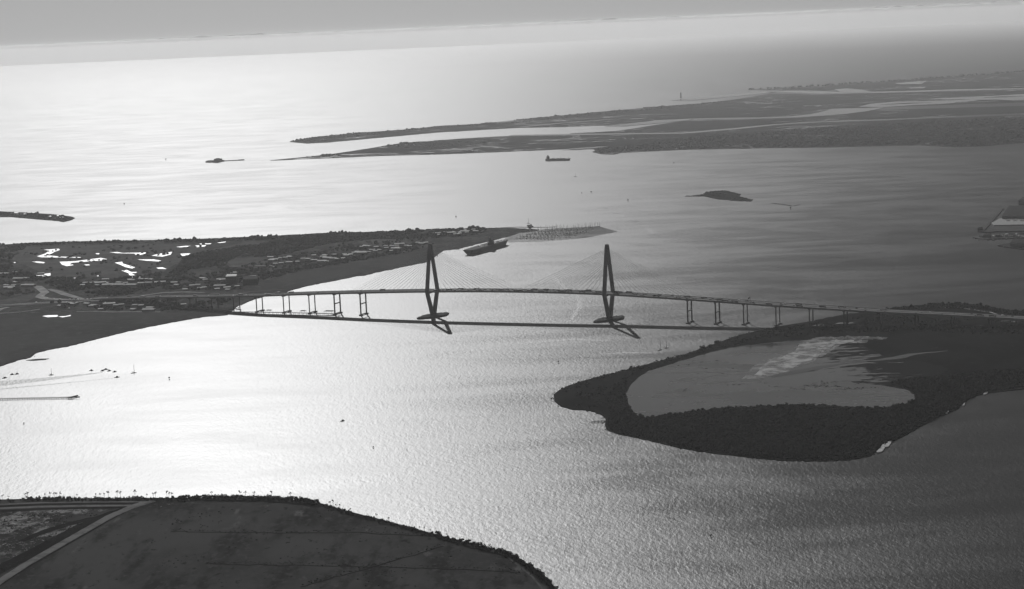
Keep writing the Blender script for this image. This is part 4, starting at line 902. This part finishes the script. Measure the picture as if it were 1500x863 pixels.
def blob_templates(k, sub, leaves=0):
    out = []
    bm = bmesh.new(); bmesh.ops.create_icosphere(bm, subdivisions=sub, radius=1)
    bv = np.array([v.co[:] for v in bm.verts]); bf = np.array([[v.index for v in f.verts] for f in bm.faces]); bm.free()
    for i in range(k):
        rg = np.random.default_rng(100 + i)
        ph = rg.uniform(0, 6, 6)
        d = 1 + .2 * np.sin(bv[:, 0] * 3.1 + ph[0]) * np.sin(bv[:, 1] * 3.3 + ph[1]) + .2 * np.sin(bv[:, 2] * 4 + ph[2]) * np.sin(bv[:, 0] * 4.5 + ph[3]) + rg.normal(0, .11, len(bv))
        v = bv * d[:, None]; v[:, 2] = v[:, 2] * .85 + .75
        f = bf
        if leaves:
            c = rg.normal(0, 1, (leaves, 3)); c /= np.linalg.norm(c, axis=1)[:, None]; c *= rg.uniform(.85, 1.25, (leaves, 1)); c[:, 2] = c[:, 2] * .85 + .75
            t = rg.normal(0, .2, (leaves, 3, 3)) + c[:, None, :]
            n0 = len(v); v = np.concatenate([v, t.reshape(-1, 3)]); f = np.concatenate([f, np.arange(leaves * 3).reshape(-1, 3) + n0])
        out.append((v, f))
    return out
TB_FAR = blob_templates(6, 1, 6); TB_MID = blob_templates(6, 2, 24)
def wood(name, P, rmin, rmax, hmul, base, mat, label, cat, temps, seed=0):
    rg = np.random.default_rng(seed); Vs, Fs, n = [], [], 0
    for k in range(len(temps)):
        Q = P[k::len(temps)]; m = len(Q)
        if not m: continue
        v, f = temps[k]; s = rg.uniform(rmin, rmax, m) * np.exp(rg.normal(0, .15, m)); a = rg.uniform(0, 6.28, m); hz = hmul * rg.uniform(.75, 1.25, m)
        ca, sa = np.cos(a)[:, None], np.sin(a)[:, None]
        X = (v[None, :, 0] * ca - v[None, :, 1] * sa) * s[:, None] + Q[:, 0:1]; Y = (v[None, :, 0] * sa + v[None, :, 1] * ca) * s[:, None] + Q[:, 1:2]
        Z = v[None, :, 2] * (s * hz)[:, None] + base
        sw = .75 + .35 * np.sin(Q[:, 0] / 41 + seed) * np.sin(Q[:, 1] / 57 + seed); Z = base + (Z - base) * sw[:, None]
        Vs.append(np.stack([X, Y, Z], 2).reshape(-1, 3)); Fs.append((f[None] + (np.arange(m) * len(v))[:, None, None]).reshape(-1, 3) + n); n += m * len(v)
    me = np_mesh(name, np.concatenate(Vs), np.concatenate(Fs), mat)
    return tag(link(name, me), label, cat, kind='stuff')
cat_ = np.concatenate
# peninsula woods
W1 = [(-150, 374), (0, 360), (70, 356.5), (200, 353.5), (300, 351), (400, 347), (480, 342.5), (560, 340), (620, 338), (620, 344), (560, 347), (480, 350), (400, 352), (300, 355.5), (220, 356), (120, 358), (40, 361), (15, 381), (20, 398), (0, 402), (-150, 410)]
W2 = [(262, 388), (275, 376), (300, 369), (345, 364), (395, 355), (470, 348), (590, 344), (640, 344), (640, 350), (600, 350), (530, 352), (480, 358), (440, 368), (400, 377), (345, 378), (335, 383), (300, 392), (270, 398)]
W3 = [(240, 408), (262, 390), (332, 384), (336, 396), (290, 400), (280, 407), (330, 398), (400, 392), (470, 383), (520, 376), (600, 362), (636, 358), (600, 370), (520, 384), (450, 396), (400, 408), (372, 412), (355, 412), (330, 416), (320, 424), (290, 418), (255, 426), (235, 424)]
W4 = [(66, 418), (80, 407), (190, 408.5), (236, 400), (236, 420), (205, 431), (150, 436), (110, 433), (75, 421)]
W5 = [(0, 402), (25, 399), (80, 405), (60, 412), (0, 418)]
W6 = [(625, 336.8), (660, 335.6), (700, 334.6), (712, 336.5), (706, 342), (690, 346), (660, 348), (635, 350)]
W7 = [(70, 444.5), (120, 443), (200, 440), (325, 437), (340, 442), (320, 452), (250, 456), (150, 455), (105, 450)]
W8 = [(-100, 442), (0, 430), (30, 422), (50, 424), (50, 430), (0, 437)]
P = cat_([scatter(W1, 10, 1, 45, .85), scatter(W2, 9.5, 2), scatter(W3, 12, 3, 40, .7), scatter(W4, 11, 4, 40, .75), scatter(W5, 11, 5, 30, .8), scatter(W6, 9, 6, 20, .8), scatter(W7, 13, 7, 35, .6), scatter(W8, 13, 8, 40, .6), scatter([(500, 384), (620, 355), (636, 352), (600, 350), (520, 352), (470, 368), (400, 378), (300, 405), (250, 424), (340, 428), (400, 405)], 19, 41, 30, .7)])
P2 = scatter([(40, 362), (300, 359), (262, 386), (190, 407), (80, 405), (30, 384)], 30, 9, 50, .35)
wood('woodland', cat_([P, P2]), 2.4, 6.2, .9, 1.0, M['far_tree'], 'dark woodland covering the left peninsula between ponds and houses', 'woodland', TB_FAR, 1)
# spit, harbour island, far islands
wood('woodland', scatter(SPIT, 14, 11, 60, .6), 2.5, 5, .8, 1, M['far_tree'], 'dark trees on the narrow spit at the left edge', 'woodland', TB_FAR, 2)
wood('shrubs', scatter(SHUTE, 8, 12, 60, .8), 1.6, 3.8, .45, .5, M['far_tree'], 'dark shrubs on the small harbour island', 'shrubs', TB_FAR, 3)
FW = [(870, 218.6), (905, 217), (1000, 203), (1060, 199), (1200, 188), (1300, 183), (1500, 172), (1650, 168), (1650, 204), (1500, 208.6), (1440, 213.4), (1400, 214.8), (1350, 212), (1180, 215.4), (1060, 217), (1000, 218.6), (910, 223), (880, 225)]
BW = [(424, 207.4), (440, 204.3), (520, 195.6), (605, 189.4), (700, 182), (820, 170), (950, 158), (1040, 151), (1085, 145.5), (1000, 158), (880, 168.5), (760, 180), (640, 188.5), (540, 199), (470, 207)]
CW = [(440, 231.5), (520, 222), (590, 211), (700, 204), (760, 203), (700, 212), (600, 221), (500, 229)]
wood('woodland', cat_([scatter(FW, 24, 13, 160, .92), scatter(CW, 24, 15, 200, .4)]), 6, 12, .6, 1, M['far_tree'], 'dark woodland on the broad far island', 'woodland', TB_FAR, 4)
wood('woodland', scatter(BW, 20, 14, 260, .85), 5, 9, .6, 1, M['far_tree'], 'dark scrub along the seaward edge of the long barrier island', 'woodland', TB_FAR, 5)
fl = []
for a, b in zip(FOLLY[:8], FOLLY[1:9]):
    A, B = at(*a), at(*b); n = int((B - A).length / 24)
    for i in range(n):
        q = A.lerp(B, (i + random.random()) / n); fl.append((q.x + random.gauss(0, 15), q.y - abs(random.gauss(0, 60)) - 20))
wood('woodland', np.array(fl), 9, 16, .9, 1, M['far_tree'], 'uneven line of trees along the farthest island strip', 'woodland', TB_FAR, 6)
# the dark island
D1 = [(889, 625), (895, 606), (888, 592), (898, 570), (912, 556), (925, 548), (918, 562), (914, 577), (920, 597), (929, 609), (945, 613), (975, 609.5), (1010, 605), (1050, 600.5), (1100, 597.5), (1150, 595.5), (1200, 595.5), (1250, 598.5), (1300, 599.5), (1326, 594.5), (1342, 586), (1341, 577), (1325, 569), (1300, 563), (1360, 553), (1430, 547), (1540, 541), (1540, 562), (1500, 568), (1450, 574), (1430, 579), (1405, 597), (1350, 623), (1320, 640), (1300, 649), (1284, 661), (1275, 667), (1245, 673), (1200, 675), (1150, 674), (1100, 670), (1060, 665), (1020, 660), (990, 654), (960, 647), (930, 640), (905, 635)]
D2 = [(905, 546), (950, 534), (1010, 518), (1065, 499), (1110, 486.5), (1140, 481), (1180, 478), (1180, 484), (1120, 497), (1060, 509.5), (1000, 525.5), (950, 540), (925, 550)]
D3 = [(1140, 490), (1230, 482), (1330, 478), (1430, 484), (1540, 484), (1540, 490), (1430, 490), (1330, 486.5), (1230, 489), (1150, 495)]
D4 = [(1290, 454.4), (1305, 452.5), (1340, 448.5), (1370, 446), (1400, 446.4), (1440, 449.5), (1480, 456), (1540, 462), (1540, 466), (1480, 462), (1440, 457), (1420, 454.5), (1400, 452), (1380, 452), (1360, 455), (1320, 455)]
D5 = [(822, 570), (860, 557), (905, 548), (898, 570), (886, 594), (880, 604), (850, 600), (818, 590)]
wood('woodland', cat_([scatter(D1, 4.4, 21), scatter(D4, 6, 24), scatter(D3, 11, 23, 30, .5)]), 1.5, 3.6, 1.15, 1.2, M['tree'], 'dense dark woodland wrapped round the lagoon on the island', 'woodland', TB_FAR, 7)
wood('shrubs', cat_([scatter(D2, 7, 22, 25, .6), scatter(D5, 11, 25, 40, .55), scatter(D3, 14, 26), scatter([(1200, 472), (1300, 462), (1400, 468), (1540, 474), (1540, 484), (1400, 482), (1250, 483), (1150, 486)], 10, 27, 30, .55)]), 1.4, 2.9, .8, 1.4, M['tree'], 'low dark scrub on the dikes and marsh of the island', 'shrubs', TB_FAR, 8)
# dark drift lines and stumps in the lagoon
dr = []
for a, b, n, sp in [((1055, 566), (1095, 564), 26, .5), ((1110, 562), (1140, 564), 16, .5), ((1120, 567), (1180, 571), 60, .9), ((1180, 566), (1235, 568), 60, .9), ((1225, 572), (1300, 568), 60, .9), ((1000, 575), (1012, 566), 12, .15), ((1012, 566), (1038, 553), 22, .15), ((1150, 575), (1215, 556), 26, .4), ((950, 540), (968, 539.4), 14, .3), ((1250, 566), (1275, 558), 22, .4), ((1200, 563), (1230, 561), 24, .8), ((1060, 534), (1095, 536), 12, .3), ((1160, 540), (1200, 533), 40, .9), ((1115, 532), (1165, 520), 18, .8)]:
    for i in range(n):
        t = random.random(); q = at(a[0] + (b[0] - a[0]) * t + random.gauss(0, .8), a[1] + (b[1] - a[1]) * t + random.gauss(0, sp)); dr.append((q.x, q.y))
for x, y in [(1028, 532), (1058, 549), (1003, 552), (994, 537), (1008, 536), (1035, 541), (1073, 541), (1077, 535), (1049, 530), (978, 551), (1023, 549), (1112, 505), (1100, 538), (1080, 508), (1153, 502), (1167, 511), (1143, 525), (1130, 540)]:
    for k in range(4): q = at(x + random.gauss(0, 1.2), y + random.gauss(0, .3)); dr.append((q.x, q.y))
wood('driftwood', np.array(dr), .7, 1.8, .45, 1.5, M['rock'], 'dark drift lines and stumps standing in the lagoon', 'driftwood', TB_FAR, 9)
# reeds fraying the shorelines
def fringe(pts, step, spread_, seed):
    rr = random.Random(seed); out = []
    for a, b in zip(pts[:-1], pts[1:]):
        A, B = at(*a), at(*b); n = max(1, int((B - A).length / step)); d = (B - A).normalized(); nn = Vector((-d.y, d.x, 0))
        for i in range(n):
            if math.sin(i * .37 + seed) + rr.gauss(0, .6) < .1: continue
            q = A.lerp(B, (i + rr.random()) / n) + nn * rr.gauss(0, spread_); out.append((q.x, q.y))
    return np.array(out)
iP = PEN.index((700, 357)); iD0, iD1 = DRUM.index((1140, 478)), DRUM.index((930, 640))
wood('reeds', cat_([fringe(PEN[iP:-1], 3.5, 5, 1), fringe(DRUM[iD0:iD1 + 1], 2.5, 3, 2), fringe(DRUM[iD1:-1], 3.0, 2.5, 3)]), .7, 2.0, .5, .1, M['tree'], 'dark reed tufts fraying the edges of the shores', 'reeds', TB_FAR, 12)
# near field: weeds and low scrub
wood('weeds', cat_([scatter([(-60, 790), (0, 752), (170, 747), (140, 767), (60, 805), (0, 818)], 6, 31, 12, .5), scatter([(-60, 880), (0, 846), (60, 806), (130, 766), (180, 744), (160, 752), (100, 785), (40, 815), (0, 835), (-60, 860)], 4.0, 32)]), .6, 1.5, .6, 2.2, M['tree'], 'low dark weeds over the mudflat and along the diagonal track', 'weeds', TB_FAR, 10)
rows = []
for pts in ([(250, 779), (330, 780), (420, 781), (520, 780), (640, 786)], [(300, 826), (400, 828), (500, 829), (640, 833), (760, 838)], [(440, 860), (520, 838), (600, 815), (650, 800)]):
    for a, b in zip(pts[:-1], pts[1:]):
        A, B = at(*a), at(*b); n = int((B - A).length / 3.2)
        for i in range(n): q = A.lerp(B, (i + random.random()) / n); rows.append((q.x + random.gauss(0, 1), q.y + random.gauss(0, 5)))
wood('shrubs', cat_([np.array(rows), scatter(NEAR[4:23] + [(600, 863), (200, 863)], 16, 33, 30, .3)]), .6, 1.4, .6, 2.0, M['tree'], 'low dark shrubs in rows along the ditches of the near field', 'shrubs', TB_FAR, 11)

# individual trees along the near shore
def crown_mesh(seed, w, h, n, holes, leaf):
    rg = np.random.default_rng(seed); k = 7 if holes < .5 else 4
    C = np.stack([rg.normal(0, w * .26, k), rg.normal(0, w * .26, k), rg.uniform(.12 if holes < .5 else .3, .8, k) * h], 1); Rr = rg.uniform(.2, .34, k) * w
    pts = []
    while len(pts) < n:
        i = rg.integers(k); d = rg.normal(0, 1, 3); d /= np.linalg.norm(d); p = C[i] + d * Rr[i] * rg.uniform(.55, 1.05) * np.array([1, 1, .85])
        pts.append(p)
    pts = np.array(pts); V = []
    for p in pts:
        a = rg.normal(0, 1, 3); a /= np.linalg.norm(a); b = np.cross(a, rg.normal(0, 1, 3)); b /= np.linalg.norm(b); s = leaf * rg.uniform(.6, 1.3)
        V += [p - a * s, p + b * s * .8, p + a * s, p - b * s * .8]
    V = np.array(V); return np_mesh('crown', V, np.arange(len(V)).reshape(-1, 4), M['tree'])
def trunk_mesh(h, r0, seed, limbs=3):
    c = MB(); rr = random.Random(seed); c.tube((0, 0, -.5), (rr.uniform(-.3, .3), rr.uniform(-.3, .3), h), r0, r0 * .45, n=6)
    for i in range(limbs):
        a = rr.uniform(0, 6.28); z = h * rr.uniform(.45, .8); c.tube((0, 0, z), (math.cos(a) * h * .25, math.sin(a) * h * .25, z + h * .3), r0 * .4, r0 * .15, n=5)
    return c.mesh('trunk', M['trunk'])
BUSHY = [(trunk_mesh(4, .3, i), crown_mesh(i, 8.5, 8, 420, 0, .75)) for i in range(6)]
TALL = [(trunk_mesh(12, .32, 20 + i, 2), crown_mesh(40 + i, 4.6, 6.0, 80, 1, .55)) for i in range(4)]
def plant_tree(kind, P, s, rz, label, group):
    tm, cm = random.choice(BUSHY if kind == 'tree' else TALL)
    o = empty('tree' if kind == 'tree' else 'tall_tree', P, rz, label, 'tree', group); o.scale = (s, s, s * random.uniform(.9, 1.15))
    link('trunk', tm, o); link('crown', cm, o, (0, 0, .6 if kind == 'tree' else 8))
SHORE = [(-30, 731.8), (0, 732.5), (18, 733), (36, 731.5), (70, 730.8), (100, 731), (150, 731), (200, 731), (246, 730.6), (252, 731.5), (264, 731), (300, 729.5), (330, 729.8), (400, 731.2), (440, 733.5), (468, 738), (500, 748), (540, 758.5), (590, 771.5), (640, 785), (690, 798), (728, 807), (752, 816), (775, 831), (800, 851), (812, 863)]
cnt = 0
for (a, b) in zip(SHORE[:-1], SHORE[1:]):
    A, B = at(a[0], a[1] + 1.8, 2), at(b[0], b[1] + 1.8, 2); L = (B - A).length; n = max(1, int(L / 4.6))
    for i in range(n):
        x = a[0] + (b[0] - a[0]) * i / n
        if x < 40: s = random.uniform(.35, .7) if random.random() < .75 else 0
        elif x < 96: s = random.uniform(.72, .85)
        elif x < 246: s = random.uniform(.5, .75) if random.random() < .9 else 0
        elif x < 252: s = .3
        elif x < 264: s = random.uniform(.75, .9)
        elif x < 468: s = random.uniform(.82, 1.0)
        elif x < 640: s = random.uniform(.3, .72)
        else: s = random.uniform(.55, .95)
        if not s: continue
        q = A.lerp(B, (i + random.uniform(.2, .8)) / n); q.y += random.gauss(-2, 2.5)
        if x < 246: lab, grp = 'dark bushy tree in the low shore row beyond the left tracks', 'shore trees beyond the tracks'
        elif x < 468: lab, grp = 'dark bushy tree in the thick shore row behind the near field', 'thick row of shore trees'
        else: lab, grp = 'dark bushy tree in the ragged row sloping to the near field tip', 'ragged row of shore trees'
        plant_tree('tree', q, s, random.uniform(0, 6), lab, grp); cnt += 1
for i, (x, y, s) in enumerate([(4, 733, .8), (13, 733, .75), (38, 731, .9), (41, 731, 1.0), (66, 731, .85), (74, 731, .95), (80, 731, 1.0), (83, 731, .95), (88, 731, 1.02), (113, 731, .7), (141, 731, .85), (147, 731, .8), (153, 731, .9), (159, 731, 1.15), (172, 731, 1.1), (177, 731, 1.12), (198, 731, 1.2), (215, 731, .8), (225, 731, 1.0), (228, 731, .95), (245, 731, 1.1), (248, 731, 1.05), (252, 731, .95), (310, 730, 1.05), (352, 730, 1.1), (360, 730, 1.05), (373, 730.5, 1.0), (398, 731, 1.1), (426, 732, 1.1), (484, 743, .95), (488, 744, 1.05), (493, 746, .8), (498, 748, .85), (513, 752, .7), (552, 761, .8), (570, 766, .85), (615, 778, .7), (622, 780, .75), (630, 782, .7), (640, 785, .7), (655, 789, .7), (718, 805, .8)]):
    lab = 'thin tall tree with a tufted top rising above the shore row at the left' if x < 260 else ('tufted tree top rising above the thick shore row' if x < 470 else 'thin bare-stemmed tree rising above the sloping shore row')
    plant_tree('tall_tree', at(x, y, 2), s * .8, random.uniform(0, 6), lab, 'tall thin trees above the shore row')
for x, y, s, lab in [(775, 335, 2.0, 'round dark tree standing alone on the marina breakwater'), (1028, 513.5, 1.3, 'larger of the bushes on the narrow dike left of the bridge piers'), (1040, 509, .8, 'small bush on the narrow dike beside the larger one'), (1051, 505, 1.2, 'thin tree on the dike below the bridge'), (925, 541, .8, 'small bush on the far dike left of the lagoon'), (1335, 451, 1.1, 'leftmost tree standing up on the far shore beyond the bridge'), (1311, 454, .8, 'small tree on the far shore just above the bridge deck')]:
    plant_tree('tree', at(x, y, 1.5), s, 1, lab, None)


# ------------------------------------------------------------------ clouds: one long low bank far out at sea
def cloud_bank():
    r = random.Random(3)
    bm = bmesh.new(); bmesh.ops.create_icosphere(bm, subdivisions=3, radius=1)
    bv = np.array([v.co[:] for v in bm.verts]); bf = np.array([[v.index for v in f.verts] for f in bm.faces]); bm.free()
    Vs, Fs, n = [], [], 0
    # the body of the bank
    xs = np.linspace(-34000, 34000, 500); ys = np.linspace(77500, 90000, 14)
    X, Y = np.meshgrid(xs, ys)
    Z = 655 + 22 * np.sin(X / 2300 + Y / 3000) + 14 * np.sin(X / 700 + 1.3 + Y / 900) + rng.normal(0, 6, X.shape)
    Z[0, :] = -300; Z[1, :] = np.minimum(Z[1, :], 640)
    Y[1, :] = 77600
    V = np.stack([X.ravel(), Y.ravel(), Z.ravel()], 1); Vs.append(V)
    idx = np.arange(500 * 14).reshape(14, 500)
    q = np.stack([idx[:-1, :-1].ravel(), idx[:-1, 1:].ravel(), idx[1:, 1:].ravel(), idx[1:, :-1].ravel()], 1)
    Fs += [q[:, [0, 1, 2]], q[:, [0, 2, 3]]]; n += len(V)
    for k in range(1300):
        sx = r.uniform(140, 420) * (1.5 if r.random() < .12 else 1); sz = min(120, sx * r.uniform(.16, .34))
        c = np.array([r.uniform(-20000, 20000), r.uniform(77800, 82500), 0]); c[2] = 655 + 22 * math.sin(c[0] / 2300) + r.uniform(-55, 0)
        v = bv.copy(); ph = r.uniform(0, 9)
        d = 1 + .12 * np.sin(v[:, 0] * 4 + ph) * np.sin(v[:, 1] * 5 + ph * 2) + .06 * np.sin(v[:, 0] * 11 + ph) * np.cos(v[:, 2] * 9 + ph)
        v = v * d[:, None] * np.array([sx, sx * .8, sz]) + c
        Vs.append(v); Fs.append(bf + n); n += len(v)
    me = np_mesh('cloud_bank', np.concatenate(Vs), np.concatenate(Fs), M['cloud'], True)
    tag(link('cloud_bank', me), 'long low pale cloud bank lying along the sea horizon', 'cloud', kind='stuff')
cloud_bank()

# ------------------------------------------------------------------ air
m = bpy.data.materials.new('haze air'); m.use_nodes = True; nt = m.node_tree; nt.nodes.clear()
out = nt.nodes.new('ShaderNodeOutputMaterial'); pv = nt.nodes.new('ShaderNodeVolumePrincipled')
pv.inputs['Color'].default_value = g(.97); pv.inputs['Density'].default_value = 1 / 63000.; pv.inputs["Anisotropy"].default_value = .5
nt.links.new(pv.outputs['Volume'], out.inputs['Volume'])
mb = MB(); mb.box(-44000, 44000, -4000, 75500, -2, 716)
tag(mb.build('haze', m), 'thin pale haze over the harbour', 'haze', kind='stuff')

m = bpy.data.materials.new('sea mist'); m.use_nodes = True; nt = m.node_tree; nt.nodes.clear()
out = nt.nodes.new('ShaderNodeOutputMaterial'); pv = nt.nodes.new('ShaderNodeVolumePrincipled')
pv.inputs['Color'].default_value = g(.97); pv.inputs['Density'].default_value = 1 / 68000.; pv.inputs['Anisotropy'].default_value = .5
nt.links.new(pv.outputs['Volume'], out.inputs['Volume'])
mb = MB(); mb.box(-43000, 43000, 36000, 75200, -1.5, 640)
tag(mb.build('sea_mist', m), 'low bright mist lying on the far sea below the cloud bank', 'mist', kind='stuff')

# ------------------------------------------------------------------ light
SUN_AZ = R(-9.4); SUN_EL = R(31)      # azimuth from the camera axis, to the left
sd = Vector((math.sin(SUN_AZ) * math.cos(SUN_EL), math.cos(SUN_AZ) * math.cos(SUN_EL), math.sin(SUN_EL)))
sun = bpy.data.lights.new('sun', 'SUN'); sun.energy = 5.0; sun.angle = R(.53); sun.color = (1, 1, 1)
so = bpy.data.objects.new('sun', sun); COL.objects.link(so); so.rotation_euler = (-sd).to_track_quat('-Z', 'Y').to_euler()
so.location = (0, 0, 2000)
w = bpy.data.worlds.new('World'); SC.world = w; w.use_nodes = True; nt = w.node_tree
bg = nt.nodes['Background']; sky = nt.nodes.new('ShaderNodeTexSky'); sky.sky_type = 'NISHITA'; sky.sun_disc = False
sky.sun_elevation = SUN_EL; sky.sun_rotation = SUN_AZ; sky.altitude = 700; sky.dust_density = .3
bw = nt.nodes.new('ShaderNodeRGBToBW')
nt.links.new(sky.outputs['Color'], bw.inputs['Color']); nt.links.new(bw.outputs['Val'], bg.inputs['Color'])
bg.inputs['Strength'].default_value = .05

# ------------------------------------------------------------------ camera
cam = bpy.data.cameras.new('camera'); co = bpy.data.objects.new('camera', cam); COL.objects.link(co)
rt = Vector((1, 0, 0)); up = Vector((0, SP, CP)); fw = Vector((0, CP, -SP))
X = rt * CR - up * SR; Yc = rt * SR + up * CR
mw = Matrix((X, Yc, -fw)).transposed().to_4x4(); mw.translation = (0, 0, CAMZ); co.matrix_world = mw
cam.sensor_width = 36; cam.lens = F / 1500 * 36; cam.clip_start = 5; cam.clip_end = 200000
SC.camera = co
SC.view_settings.view_transform = 'Standard'; SC.view_settings.look = 'None'; SC.view_settings.gamma = 1; SC.view_settings.use_curve_mapping = False
SC.view_settings.exposure = -.75
SC.render.engine = 'CYCLES'
SC.cycles.use_denoising = True
SC.cycles.max_bounces = 5; SC.cycles.volume_bounces = 0
